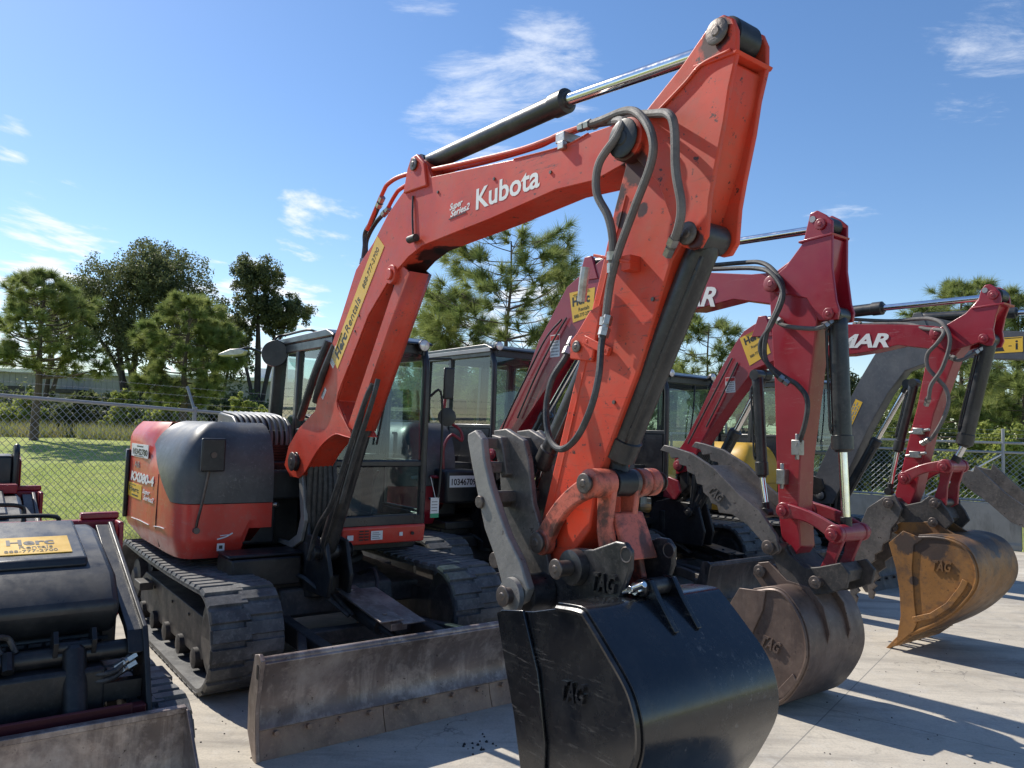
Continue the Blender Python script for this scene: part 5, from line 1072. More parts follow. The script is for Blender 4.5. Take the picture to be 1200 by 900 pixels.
y3, hood, cw, cab, boom, arm = yan('crimson excavator third in the row with an ochre rusty bucket and pale arm hoses', 1.43, 9.92, S,
    dict(cabz=2.50, tpin=(3.70, 1.20), hosem=['hose_sleeve', 'hose_sleeve', 'hose_sleeve', 'hose', 'hose'], web=[[(3.36, .98), (3.36, .80), (3.35, .6)]], far=(-.02, .01)))
mk = S['marks']
m = MB(); m.prism([(2.03, 2.78), (2.31, 2.88), (2.41, 2.60), (2.16, 2.48)], b-.002, b); m.text('Herc', (2.10, b-.0023, 2.70), (1, 0, .38), (-.38, 0, 1), .10, depth=.0005, bold=.004, fit=.21); m.beam((2.10, b-.003, 2.80), (2.26, b-.003, 2.865), .001, .009, up=(0, 1, 0)); m.text('Rentals', (2.18, b-.0023, 2.655), (1, 0, .40), (-.4, 0, 1), .045, depth=.0005, fit=.13); m.text('888-777-2700', (2.17, b-.0023, 2.56), (1, 0, .45), (-.45, 0, 1), .04, depth=.0005, fit=.20); m.build('sticker', ['yellow_sticker', 'ink'], boom, smooth=None)
info_sticker(boom, (1.86, 2.20), (1, .05), .125, .165, b, 5, 9, head='red_ink')
q = MB(); q.text('YANMAR', (2.62, b-.002, 2.63), (1, 0, -.05), (.05, 0, 1), .17, depth=.001, bold=.006, shear=.25, fit=.98, mi=0); q.build('lettering', 'white_paint', boom, smooth=None)
for bx_, bz_ in ((3.86, 1.80), (3.83, 1.60)):
    m = MB(); m.box(bx_, bx_+.08, -.37, -.31, bz_, bz_+.055); m.cyl((bx_-.04, -.345, bz_+.01), (bx_+.13, -.345, bz_+.045), .014, n=8); m.build('hose_block', 'fitting', y3, bevel=.004)
bk = make_bucket(y3, [(4.02, .955), (4.15, .97), (4.28, .96), (4.38, .91), (4.44, .80), (4.45, .68), (4.40, .56), (4.28, .41), (4.14, .29), (4.02, .21), (3.92, .15)], [(3.92, .985), (3.80, .89), (3.86, .66), (3.90, .45), (3.90, .28), (3.89, .16), (3.82, .06)], -.60, .15, 'bucket_ochre',
     cutter=[(3.78, .88), (3.90, .995), (4.06, .95), (3.985, .89), (3.97, .70), (3.99, .42), (4.01, .26), (3.98, .19), (3.84, .05), (3.88, .30), (3.87, .50), (3.84, .68)], logo_at=(4.12, .71, (1, 0, .05), (0, 0, 1)), logo_s=.11, cut_mat='bucket_ochre',
     band=[(3.99, .265), (4.14, .33), (4.27, .44), (4.37, .59), (4.40, .66)], ears=(S['bktear'], (-.36, -.10)))
for p in (S['bktear'][1], S['bktear'][4]): pin(bk, (p[0]+.01, p[1]-.01), -.40, -.07, .032)
S = D['D']; S['link'] = [(4.0, 1.25), (4.22, 1.35), (4.25, 1.10)]
y4, hood, cw, cab, boom, arm = yan('excavator with grey boom and yellow body, farthest right in the row', 3.66, 11.42, S,
    dict(paint='boom_grey', zt=1.66, cw='yellow_paint', hood='yellow_paint', linkmat='black_metal', tpin=(4.02, 1.12), far=(.05, .02), cabz=2.6))
sd4 = (S['marks'][3][0]-S['marks'][2][0], S['marks'][3][1]-S['marks'][2][1])
m = MB(); m.prism(rect((3.30, 2.76), (1, .0), .30, .17), b-.002, b); m.mi = 1; m.prism([(3.32, 2.78), (3.42, 2.78), (3.37, 2.90)], b-.003, b-.002); m.prism(rect((3.42, 2.915), (1, 0), .17, .008), b-.003, b-.002)
m.prism(rect((3.53, 2.79), (1, 0), .02, .07), b-.003, b-.002); m.cyl((3.54, b-.003, 2.88), (3.54, b-.002, 2.88), .012, n=10); m.prism(rect((3.46, 2.83), (1, 0), .03, .008), b-.003, b-.002); m.build('sticker', ['yellow_sticker', 'ink'], boom, smooth=None)
info_sticker(boom, (1.64, 1.92), (.43, .90), .34, .10, b, 3, 12, mat='yellow_sticker')
m = MB(); m.box(-.05, .62, -1.105, -1.095, 1.17, 1.36); m.text('-51-C', (-.02, -1.1055, 1.21), (1, 0, 0), (0, 0, 1), .14, depth=.0005, bold=.002, fit=.58); m.build('number_plate', ['white_sticker', 'gold_ink'], y4, smooth=None)
bk = make_bucket(y4, [(4.15, .98), (4.30, .97), (4.43, .88), (4.48, .70), (4.40, .45), (4.2, .25), (4.0, .14)], [(4.0, .92), (3.92, .8), (3.9, .5), (3.88, .1)], -.60, .15, 'bucket_rust', logo=None, ears=([(4.1, .95), (4.15, 1.12), (4.3, 1.15), (4.4, .9)], (-.36, -.10)))
# ------------------------------------------------------------ compact loaders at the left
def make_loader(label, x, y, yaw, full=True):
    k = thing('compact_loader', label, 'loader', (x, y, 0), R(yaw-90), 'compact loaders at the left')
    for b0, b1, s in ((-.62, -.38, -1), (.38, .62, 1)): make_track(k, b0, b1, .42, -.62, .22, s)
    m = MB(); m.box(-.75, .45, -.27, .27, .22, .62); m.box(-.78, -.30, -.44, .44, .50, .80); m.build('chassis', 'black_metal', k, bevel=.02)
    m = MB(); m.prism([(.20, .71), (.28, .80), (.30, .86), (.16, .98), (-.42, 1.12), (-.66, 1.12), (-.70, .71)], -.34, .34); m.box(-.66, .16, -.30, .30, .60, .72); o = m.build('hood', 'black_plastic', k, bevel=.032, seg=3)
    pn = [(.07, 1.003), (-.50, 1.135), (-.50, 1.165), (.05, 1.045)]
    m = MB(); m.prism(pn, -.23, .23); hp = m.build('hood_panel', 'black_plastic', k, bevel=.028, seg=3)
    if full:
        a0, a1 = (-.04, 1.066), (-.34, 1.136); d = Vector((a0[0]-a1[0], 0, a0[1]-a1[1])).normalized(); u = Vector((-d.x, 0, -d.z)); nrm_ = Vector((-d.z, 0, d.x))
        q = MB(); C0 = Vector((-.02, -.17, 1.0625))+nrm_*.003
        vs = [C0, C0+Vector((0, .34, 0)), C0+Vector((0, .34, 0))+u*.22, C0+u*.22]; q.add(vs+[v-nrm_*.004 for v in vs], [(0, 1, 2, 3), (7, 6, 5, 4), (0, 4, 5, 1), (1, 5, 6, 2), (2, 6, 7, 3), (3, 7, 4, 0)])
        q.text('Herc', C0+nrm_*.0005+Vector((0, .07, 0))+u*.115, (0, 1, 0), u, .10, depth=.0005, bold=.003, fit=.20); q.text('Rentals', C0+nrm_*.0005+Vector((0, .12, 0))+u*.065, (0, 1, 0), u, .055, depth=.0005, fit=.14); q.text('888-777-2700', C0+nrm_*.0005+Vector((0, .06, 0))+u*.02, (0, 1, 0), u, .045, depth=.0005, fit=.22)
        q.build('sticker', ['yellow_sticker', 'ink'], hp, smooth=None)
    g = MB()
    for i in range(4):
        for j in range(9):
            z = .585+.030*i; x_ = .17
            g.box(x_, x_+.02, -.30+j*.068+(i % 2)*.02, -.25+j*.068+(i % 2)*.02, z, z+.014)
    g.build('front_grille', 'under_metal', k)
    m = MB(); m.box(-.80, -.72, -.50, .50, .80, 1.13); m.box(-.80, -.58, -.50, -.47, .60, 1.13); m.box(-.80, -.58, .47, .50, .60, 1.13); m.box(-.80, -.74, .30, .50, 1.13, 1.17); m.build('rear_panel', 'crimson', k, bevel=.01)
    m = MB(); m.tube([(-.74, .02, 1.12), (-.76, .02, 1.20), (-.74, -.02, 1.225), (-.70, -.12, 1.235)], .012); m.build('control_lever', 'black_metal', k)
    m = MB(); m.tube([(-.62, -.34, 1.12), (-.60, -.34, 1.17), (-.60, 0, 1.18), (-.60, .16, 1.17), (-.62, .17, 1.12)], .012); m.build('grab_bar', 'black_metal', k)
    for s in (-1, 1):
        m = MB(); m.prism([(-.72, .84), (-.72, 1.08), (-.62, 1.13), (.38, .76), (.44, .66), (.62, .30), (.64, .14), (.44, .12), (.36, .30), (.22, .52), (-.05, .66)], s*.435-.012, s*.435+.012); arm_ = m.build('lift_arm', 'black_metal', k, bevel=.006)
        m = MB(); m.prism([(-.70, 1.06), (-.62, 1.115), (.37, .745), (.425, .655), (.405, .645), (.355, .725), (-.62, 1.09)], s*.435-.075*(s > 0), s*.435+.075*(s < 0)); m.build('arm_rail', 'black_metal', arm_, bevel=.004)
    m = MB(); m.cyl((.34, -.42, .66), (.34, .42, .66), .042); m.cyl((.46, -.42, .40), (.46, .42, .40), .035); m.box(.38, .44, -.42, .42, .46, .54); m.build('cross_tube', 'black_metal', k)
    T0 = .15
    m = MB(); m.lathe((.36, T0, .70), (.25, 0, -.45), [(0, .035), (.02, .048), (.34, .048), (.35, .055), (.38, .055), (.39, .04)], 20)
    m.cyl((.36, T0-.075, .70), (.36, T0+.075, .70), .026)
    for s in (T0-.085, T0+.065): m.prism([(.26, .66), (.30, .76), (.36, .775), (.40, .73), (.38, .66)], s, s+.02)
    tc_ = m.build('tilt_cylinder', 'black_metal', k, bevel=.002)
    m = MB(); m.cyl((.55, T0, .36), (.60, T0, .28), .024); m.build('rod', 'chrome', tc_)
    m = MB(); m.cyl((.60, T0, .285), (.635, T0, .225), .03, n=10); m.build('rod_end', 'pin_steel', tc_)
    for s in (0, 1):
        hpts = [(.40, .17, .60-.03*s), (.44, .24, .585-.03*s), (.42, .31, .585-.025*s), (.40, .35, .62-.03*s)]
        m = MB(); m.tube(hpts, .014); m.build('hose', 'hose', k); fitting(k, (.405, .31, .592-.03*s), (.40, .40, .64-.035*s), .017)
        m = MB(); m.tube([(.36, -.26+.07*s, .66), (.38, -.26+.07*s, .74), (.37, -.22+.07*s, .775), (.33, -.16+.06*s, .76), (.35, -.12+.05*s, .70)], .013); m.build('hose', 'hose', k); m = MB(); m.cyl((.36, -.16+.06*s, .70), (.42, -.16+.06*s, .64), .024, n=8); m.build('hose_fitting', 'black_metal', k)
    m = MB(); m.box(.50, .56, -.42, .42, .16, .46); m.box(.56, .58, -.36, .36, .14, .48); m.build('mount_plate', 'dark_red', k, bevel=.006)
    bb = .56
    prof = [(.66, .445), (.655, .30), (.67, .15), (.73, .05), (.84, .015), (1.14, .01)]
    m = MB(); m.strip(prof, -bb, bb, .012); m.box(.640, .685, -bb, bb, .432, .458)
    bk = m.build('bucket', 'blade_steel', k, bevel=.003)
    for s in (-1, 1):
        m = MB(); m.prism([(.655, .45), (.70, .45), (.92, .25), (1.14, .0), (.84, .0), (.72, .03), (.655, .15), (.64, .30)], s*bb-.006, s*bb+.006); m.build('side_wall', 'blade_steel', bk, bevel=.002)
    return k
make_loader('black compact track loader with its steel bucket lowered, yellow sticker on the hood', -2.25, 3.69, 37)
l2 = make_loader('crimson and black loader cut off by the left edge, behind the yellow-stickered one', -3.66, 5.25, 37, full=False)
m = MB(); m.prism([(-.95, .80), (-.80, .80), (-.70, 1.15), (-.72, 1.44), (-.78, 1.50), (-.90, 1.48)], .30, .34); m.prism([(-.95, .80), (-.83, .80), (-.75, 1.15), (-.78, 1.40), (-.88, 1.42)], .08, .30); m.build('control_tower', 'black_plastic', l2, bevel=.015)
m = MB(); m.prism([(-.96, .82), (-.84, .82), (-.78, 1.15), (-.80, 1.36), (-.90, 1.40)], .345, .36); m.box(-.70, -.5, .1, .32, 1.13, 1.20); m.build('side_trim', 'crimson', l2, bevel=.01)

# ------------------------------------------------------------ ground, walls, fences
def gz(x, y):
    t = min(1, max(0, (y-15)/15)); return .92*t*t*(3-2*t)
m = MB(); xs = list(np.linspace(-60, 60, 49)); xs = [-900, -300, -120]+xs+[120, 300, 900]; ys = [-60, -20, -5]+list(np.linspace(0, 40, 41))+[60, 100, 200, 500, 1500]
vs = [(x, y, gz(x, y)-.03) for y in ys for x in xs]; W_ = len(xs)
m.add(vs, [(j*W_+i, j*W_+i+1, (j+1)*W_+i+1, (j+1)*W_+i) for j in range(len(ys)-1) for i in range(W_-1)])
o = m.build('ground', 'lawn'); tag(o, kind='structure')
FL0, FDIR = Vector((-6.1, 9.0, 0)), Vector((.5, .866, 0)); WF = Vector((.60, -.80, 0)); 
W0 = Vector((8.36, 12.85, 0)); WD = Vector((2.05, -1.46, 0)).normalized()
FA = FL0-FDIR*8; 
# corner: left fence run meets the wall line
den = FDIR.x*(-WD.y)+WD.x*FDIR.y
def isect(p, d, q, e):
    D_ = d.x*e.y-d.y*e.x; r = q-p; t = (r.x*e.y-r.y*e.x)/D_; return p+d*t
CR = isect(FL0, FDIR, W0, WD)
WE = W0+WD*9
m = MB(); q = [FA, CR, WE, WE+Vector((0, -30, 0)), FA+Vector((0, -30, 0))]
off = Vector((-.25, .15, 0))
m.add([(p.x, p.y, 0) for p in (FA, CR, WE)]+[(40, -12, 0), (-40, -12, 0), (-14, -6, 0)]+[(p[0], p[1], -.2) for p in (FA, CR, WE, (40, -12), (-40, -12), (-14, -6))], [(0, 5, 4, 3, 2, 1)]+[(i, (i+1) % 6, 6+(i+1) % 6, 6+i) for i in range(6)])
o = m.build('pavement', 'concrete', smooth=None); tag(o, kind='structure')

def chain(p0, p1, z0, z1a, z1b, pitch, r):
    """woven wire: upright zigzag wires between p0 and p1"""
    p0, p1 = Vector(p0), Vector(p1); L = (p1-p0).length; d = (p1-p0)/L; n = int(L/(pitch)); V = []; F = []
    nv = Vector((-d.y, d.x, 0))
    for i in range(n):
        top = z1a+(z1b-z1a)*(i*pitch/L); rows = int((top-z0)/pitch); base = len(V)
        for j in range(rows+1):
            c = p0+d*(pitch*(i+(1.03 if (i+j) % 2 else -.03)))+nv*(r*.6*(1 if j % 2 else -1)); z = z0+j*pitch
            for a in range(3):
                t = a*2.094; V.append((c.x+d.x*r*math.cos(t), c.y+d.y*r*math.cos(t)+nv.y*r*math.sin(t), z+r*math.sin(t)))
        for j in range(rows):
            for a in range(3): q = base+j*3; F.append((q+a, q+(a+1) % 3, q+3+(a+1) % 3, q+3+a))
    return V, F
def zigzag2(p0, p1, z0, z1a, z1b, pitch, r):
    V, F = chain(p0, p1, z0, z1a, z1b, pitch, r)
    return V, F
def fence_top(s):                        # s = metres from the first point in view
    return 1.955-.030*min(max(s, -2), 3.4)
fl = thing('chain_link_fence', 'galvanized chain-link fence with angled barbed wire arms in front of the lawn', 'fence', tuple(FL0), 0)
Lf = (CR-FA).length
m = MB()
segs = [(-8, -2), (-2, 3.4), (3.4, (CR-FL0).length)]
for a, b in segs:
    V, F = chain(FDIR*a, FDIR*b, .05, fence_top(a)-.0, fence_top(b)-.0, .046, .0038); m.add(V, F)
m.build('wire_mesh', 'galvanized', fl, smooth=None)
m = MB()
for a, b in segs:
    m.cyl((FDIR*a).to_tuple()[:2]+(fence_top(a),), (FDIR*b).to_tuple()[:2]+(fence_top(b),), .024, n=10, cap=False)
m.build('top_rail', 'galvanized', fl)
s = 2.80-3.05*3
while s < (CR-FL0).length:
    m = MB(); c = FDIR*s; tz = fence_top(s); m.cyl((c.x, c.y, 0), (c.x, c.y, tz+.03), .030, n=12); nv = Vector((-.866, .5, 0)); m.cyl((c.x, c.y, tz), (c.x+nv.x*.20, c.y+nv.y*.20, tz+.36), .022, n=8); m.lathe((c.x, c.y, tz+.02), (0, 0, 1), [(0, .036), (.03, .036), (.045, .01)], 12)
    m.build('post', 'galvanized', fl); s += 3.05
m = MB()
for q in (.3, .62, .95):
    L0 = FDIR*-8+Vector((-.866, .5, 0))*.20*q; L1 = FDIR*(CR-FL0).length+Vector((-.866, .5, 0))*.20*q
    m.cyl((L0.x, L0.y, fence_top(-8)+.36*q), ((FDIR*3.4).x, (FDIR*3.4).y, fence_top(3.4)+.36*q), .0028, n=4, cap=False); m.cyl(((FDIR*3.4).x, (FDIR*3.4).y, fence_top(3.4)+.36*q), (L1.x, L1.y, fence_top(3.4)+.36*q), .0028, n=4, cap=False)
    for i in range(90):
        c = lerp(L0, FDIR*3.4, i/90); z = fence_top(-8+11.4*i/90 if False else min(3.4, -8+11.4*i/90))+.36*q; zz = fence_top(-8)+(fence_top(3.4)-fence_top(-8))*i/90+.36*q
        m.beam((c[0]-.012, c[1], zz-.016), (c[0]+.012, c[1], zz+.016), .003, .003)
m.build('barbed_wire', 'galvanized', fl)

# concrete wall with its fence on top
WA = CR; Lw = (WE-WA).length
wl = thing('barrier_wall', 'low weathered grey concrete wall at the right edge of the yard', 'wall', tuple(WA), 0)
m = MB(); nrm_w = Vector((WD.y, -WD.x, 0)); 
if nrm_w.y > 0: nrm_w = -nrm_w
ub = WD; s = 0
while s < Lw:
    e = min(s+3.6, Lw); a = ub*(s+.01); b_ = ub*(e-.01); ht = .76
    prof_ = [(.0, 0), (.0, .09), (-.03, .13), (-.05, ht), (-.20, ht), (-.22, .13), (-.25, .09), (-.25, 0)]
    vs = [(p+nrm_w*x).to_tuple()[:2]+(z,) for p in (a, b_) for x, z in prof_]; n = len(prof_)
    q = MB(); q.add(vs, [tuple(range(n)), tuple(range(2*n-1, n-1, -1))]+[(i, n+i, n+(i+1) % n, (i+1) % n) for i in range(n)]); q.build('wall_panel', 'wall_concrete', wl, bevel=.012); s = e
fr = thing('chain_link_fence', 'chain-link panels with pale pipe frame standing on top of the concrete wall', 'fence', tuple(WA), 0)
c0 = nrm_w*-.125
m = MB(); m.add(*chain(c0, c0+ub*Lw, .80, 1.62, 1.62, .046, .0038)); m.build('wire_mesh', 'galvanized', fr, smooth=None)
m = MB()
for z in (.79, 1.62, 1.78): m.cyl((c0.x, c0.y, z), ((c0+ub*Lw).x, (c0+ub*Lw).y, z), .022, n=10)
m.build('rail', 'galvanized', fr)
s0_ = (Vector((8.70, 13.27, 0))-WA).dot(WD)-.15
for i in range(-6, 5):
    s = s0_+i*1.20
    if not 0 < s < Lw: continue
    tall = (i % 2 == 0); c = c0+ub*s; m = MB(); m.cyl((c.x, c.y, .74), (c.x, c.y, 2.02 if tall else 1.80), .026, n=12); m.build('post', 'galvanized', fr)
    if i % 2 == 0:
        c2 = c0+ub*max(0, s-1.15); m = MB(); m.cyl((c2.x, c2.y, .82), (c.x, c.y, 1.60), .014, n=8); m.build('brace', 'white_paint', fr)
m = MB()
for z in (1.86, 1.93, 2.0): m.cyl((c0.x, c0.y, z), ((c0+ub*Lw).x, (c0+ub*Lw).y, z), .0028, n=4, cap=False)
m.build('barbed_wire', 'galvanized', fr)

# street lamp behind the orange machine's cab: pole hidden, head and arm seen left of the cab
sl_ = thing('street_lamp', 'street lamp head on a curved arm left of the orange machine cab', 'street lamp', (-6.5, 22, .6), 0)
m = MB(); m.tube([(0, 0, 0), (0, 0, 1.5), (0, 0, 3.05)], .07, n=12, k=2, r1=.05); m.tube([(0, 0, 2.95), (-.15, 0, 2.98), (-.6, 0, 3.10), (-1.1, 0, 3.26), (-1.35, 0, 3.20)], .038, n=8); m.build('pole', 'black_metal', sl_)
m = MB(); m.prism([(-1.15, 3.20), (-1.3, 3.24), (-1.6, 3.20), (-1.9, 3.07), (-1.95, 3.02), (-1.85, 2.99), (-1.4, 3.02), (-1.2, 3.06)], -.14, .14); m.build('lamp_head', 'fitting', sl_, bevel=.03)

# building behind the trees
bd = thing('warehouse', 'long grey metal warehouse behind the trees at the left', 'building', (-38, 68, .9), R(6))
m = MB(); m.box(-24, 24, 0, 18, 0, 4.6); m.build('wall', 'metal_siding', bd)
m = MB(); m.prism([(-25, 4.601), (-25, 4.9), (25, 4.9), (25, 4.601)], -.6, 18.5); m.build('roof', 'white_paint', bd)
m = MB()
for i in range(100): m.box(-24+i*.48, -23.9+i*.48, -.04, -.002, .1, 4.55)
m.build('siding_rib', 'metal_siding', bd)
for x in (-9, 6): m = MB(); m.box(x, x+4.2, -.06, -.003, 0, 3.4); m.build('loading_door', 'ink', bd); 
m = MB(); m.box(-2, .6, -2.4, -.08, 2.9, 3.2); m.build('canopy', 'black_metal', bd)
m = MB(); m.box(14, 18, 3, 6, 4.91, 6.0); m.build('roof_unit', 'white_paint', bd)
# ------------------------------------------------------------ vegetation
def mesh_np(name, V, F, mat, parent=None, smooth=False):
    me = bpy.data.meshes.new(name); nv = len(V); nf, k = F.shape
    me.vertices.add(nv); me.vertices.foreach_set('co', V.astype(np.float32).ravel())
    me.loops.add(nf*k); me.loops.foreach_set('vertex_index', F.astype(np.int32).ravel())
    me.polygons.add(nf); me.polygons.foreach_set('loop_start', np.arange(0, nf*k, k, dtype=np.int32)); me.update(calc_edges=True); me.validate()
    me.materials.append(MATS[mat]); o = bpy.data.objects.new(name, me); C.objects.link(o)
    if parent: o.parent = parent
    return o
def rand_unit(rg, n):
    v = rg.normal(size=(n, 3)); return v/np.linalg.norm(v, axis=1, keepdims=True)
def needles(rg, centers, dirs, n, length, width, spread=.9):
    """tufts: thin blades fanning out round each twig tip"""
    K = len(centers); c = np.repeat(centers, n, 0); d = np.repeat(dirs, n, 0)
    r_ = rand_unit(rg, K*n)*spread+d; r_ /= np.linalg.norm(r_, axis=1, keepdims=True)
    L = length*rg.uniform(.65, 1.15, (K*n, 1)); back = rg.uniform(0, .5, (K*n, 1))*length
    st = c-d*back; droop = np.zeros_like(r_); droop[:, 2] = -.12*length
    side = np.cross(r_, rand_unit(rg, K*n)); side /= np.linalg.norm(side, axis=1, keepdims=True)
    V = np.empty((K*n, 3, 3)); V[:, 0] = st-side*width*.5; V[:, 1] = st+side*width*.5; V[:, 2] = st+r_*L+droop
    return V.reshape(-1, 3), np.arange(K*n*3).reshape(-1, 3)
def pine(x, y, h, cb, rad, seed, label, nt=170, nl=60, length=.30, width=.011, tr=.10, lean=.0, prof=None, lobes=(), group='pine trees beyond the fences', mat='pine_needles'):
    rg = np.random.default_rng(seed); rnd = random.Random(seed)
    t = thing('pine_tree', label, 'tree', (x, y, gz(x, y)-.05), 0, group)
    m = MB(); pts = [(0, 0, 0)]
    for i in range(1, 7): pts.append((lean*h*i/6+rnd.uniform(-.03, .03)*h*.3, rnd.uniform(-.02, .02)*h*.3, h*.97*i/6))
    m.tube(pts, tr, n=9, k=4, r1=tr*.18)
    tips = []; dirs = []
    nb = int(h*8)
    def trunk_at(z):
        f = min(5.999, max(0, z/(h*.97)*6)); i = int(f); return Vector(lerp(pts[i], pts[i+1], f-i))
    for i in range(nb):
        f = (i+rnd.random())/nb; z = cb*.8+(h*.97-cb*.8)*f; a = i*2.4+rnd.uniform(-.5, .5)
        pr = (prof or (lambda q: math.sqrt(max(.03, 1-(1.75*q-.72)**2))))(f); R_ = rad*pr*rnd.uniform(.55, 1.1)+.15
        s = trunk_at(z); d = Vector((math.cos(a), math.sin(a), 0)); e = s+d*R_+Vector((0, 0, R_*rnd.uniform(.05, .45)*(1 if f > .25 else .3)))
        mid = (s+e)/2+Vector((rnd.uniform(-.1, .1), rnd.uniform(-.1, .1), -R_*.08)); m.tube([s, mid, e], tr*.28*(1-.5*f), n=5, k=4, r1=tr*.07)
        for j in range(6):
            q = rnd.uniform(.35, .97); b0 = lerp(s, e, q); a2 = a+rnd.uniform(-1.3, 1.3); l2 = R_*rnd.uniform(.2, .42)+.08
            e2 = Vector(b0)+Vector((math.cos(a2)*l2, math.sin(a2)*l2, l2*rnd.uniform(-.1, .7))); m.tube([b0, lerp(b0, e2, .5), e2], tr*.10, n=4, k=2, r1=tr*.04); tips.append(e2); dirs.append((e2-Vector(b0)).normalized()+Vector((0, 0, .3)))
        tips.append(e); dirs.append((e-mid).normalized()+Vector((0, 0, .3)))
    for lx, ly, lz, lr in lobes:
        s = trunk_at(lz*.85); e = Vector((lx, ly, lz)); m.tube([s, (s+e)/2+Vector((0, 0, -.1)), e], tr*.35, n=6, k=4, r1=tr*.12)
        for j in range(14):
            v = Vector((rnd.gauss(0, 1), rnd.gauss(0, 1), rnd.gauss(0, .8))).normalized()*lr*rnd.uniform(.4, 1); tips.append(e+v); dirs.append(v.normalized()+Vector((0, 0, .3))); m.tube([e, e+v*.5, e+v], tr*.10, n=4, k=2, r1=tr*.04)
    m.build('trunk', 'bark', t)
    V, F = needles(rg, np.array([tuple(p) for p in tips]), np.array([tuple(d.normalized()) for d in dirs]), nl, length, width)
    mesh_np('crown', V, F, mat, t)
    return t
def leaves(rg, lobes, n, size, squash=.85, thin=.45):
    P = []; tot = sum(l[3]**2 for l in lobes)
    for lx, ly, lz, lr in lobes:
        k = int(n*lr**2/tot); nc = max(14, int(lr*lr*34+lr*24)); cc = rand_unit(rg, nc)*(rg.uniform(.1, 1.08, (nc, 1))**.55)*lr*np.array([1, 1, squash])
        idx = rg.integers(0, nc, k); cr = np.minimum(.42, lr*rg.uniform(.14, .36, nc))
        p = cc[idx]+rand_unit(rg, k)*(rg.uniform(0, 1, (k, 1))**.5)*cr[idx][:, None]; P.append(p+np.array([lx, ly, lz]))
    P = np.concatenate(P); k = len(P); a = rand_unit(rg, k); b = np.cross(a, rand_unit(rg, k)); b /= np.linalg.norm(b, axis=1, keepdims=True)
    s = size*rg.uniform(.6, 1.3, (k, 1)); V = np.empty((k, 4, 3)); V[:, 0] = P-a*s*.5; V[:, 1] = P+b*s*thin*.5; V[:, 2] = P+a*s*.5; V[:, 3] = P-b*s*thin*.5
    return V.reshape(-1, 3), np.arange(k*4).reshape(-1, 4)
def broadleaf(name, cat, label, x, y, lobes, seed, n=16000, size=.15, mat='oak_leaves', trunk=.16, group=None, stems=1, z0=None, thin=.5):
    rg = np.random.default_rng(seed); rnd = random.Random(seed); zb = (gz(x, y) if z0 is None else z0)-.05
    t = thing(name, label, cat, (x, y, zb), 0, group); m = MB()
    for i in range(stems):
        bx = (i-(stems-1)/2)*trunk*2.4
        for lx, ly, lz, lr in (lobes if stems == 1 else lobes[i::stems]):
            mid = Vector((bx+(lx-bx)*.35, ly*.4, lz*.5)); m.tube([(bx, 0, 0), mid+Vector((rnd.uniform(-.1, .1)*lr, 0, 0)), (lx, ly, lz)], trunk, n=7, k=5, r1=trunk*.25)
            for j in range(6):
                v = Vector((rnd.gauss(0, 1), rnd.gauss(0, 1), rnd.gauss(0, .8))).normalized()*lr*rnd.uniform(.6, .95); c = Vector((lx, ly, lz-lr*.3)); m.tube([c, c+v*.5+Vector((0, 0, .05*lr)), c+v], trunk*.25, n=4, k=3, r1=trunk*.05)
    m.build('trunk' if cat == 'tree' else 'stem', 'bark_dark', t)
    V, F = leaves(rg, lobes, n, size, thin=thin); mesh_np('crown' if cat == 'tree' else 'foliage', V, F, mat, t)
    return t
# left group
pine(-17.3, 28, 6.25, 3.0, 1.5, 11, 'round-crowned pine at the far left with a bare dark trunk on the lawn', length=.36, width=.020, nl=100, tr=.16, lobes=((1.55, 0, 3.4, .65), (2.1, .3, 2.7, .5), (-1.2, 0, 3.1, .5)))
pine(-11.5, 27, 5.4, 1.9, 1.25, 12, 'light green pine with lobed crown in front of the big dark oak', length=.34, width=.022, nl=150, tr=.15, lobes=((1.35, 0, 3.9, .5), (1.5, .2, 3.2, .5), (-1.4, 0, 2.5, .75), (.9, 0, 2.2, .6), (-.6, -.2, 1.9, .6)))
OG = 'oak trees behind the lawn'
broadleaf('oak_tree', 'tree', 'large dark oak with a broad rounded crown at the left, tallest of the left trees', -18.6, 38, [(-1.5, 0, 7.2, 2.0), (1.2, 0, 7.6, 2.2), (.2, .5, 8.4, 1.6), (-.9, 0, 4.9, 1.7), (1.2, -.3, 5.0, 1.9), (-2.6, .2, 5.6, 1.1), (2.5, .3, 6.3, 1.2)], 21, 60000, .14, group=OG, trunk=.22, stems=2)
broadleaf('oak_tree', 'tree', 'thin brownish oak sticking out behind the far left pine', -25.5, 42, [(0, 0, 6.9, 1.3), (1.8, 0, 7.2, 1.0), (-1.6, 0, 6.8, .9), (.5, 0, 5.3, 1.2)], 22, 9000, .17, group=OG)
broadleaf('oak_tree', 'tree', 'two-lobed dark oak left of the orange machine cab', -11.9, 36, [(-.35, 0, 7.8, 1.15), (-.3, .2, 6.4, 1.05), (1.35, 0, 6.2, 1.0), (.7, .1, 5.6, .85), (-1.2, 0, 5.2, .9)], 23, 34000, .13, group=OG, trunk=.15)
broadleaf('oak_tree', 'tree', 'sparse dark oak between the tallest oak and the two-lobed oak', -14.3, 37, [(0, 0, 5.6, 1.3), (-.6, 0, 4.2, 1.3), (.7, 0, 4.0, 1.2)], 24, 16000, .15, group=OG, trunk=.15)
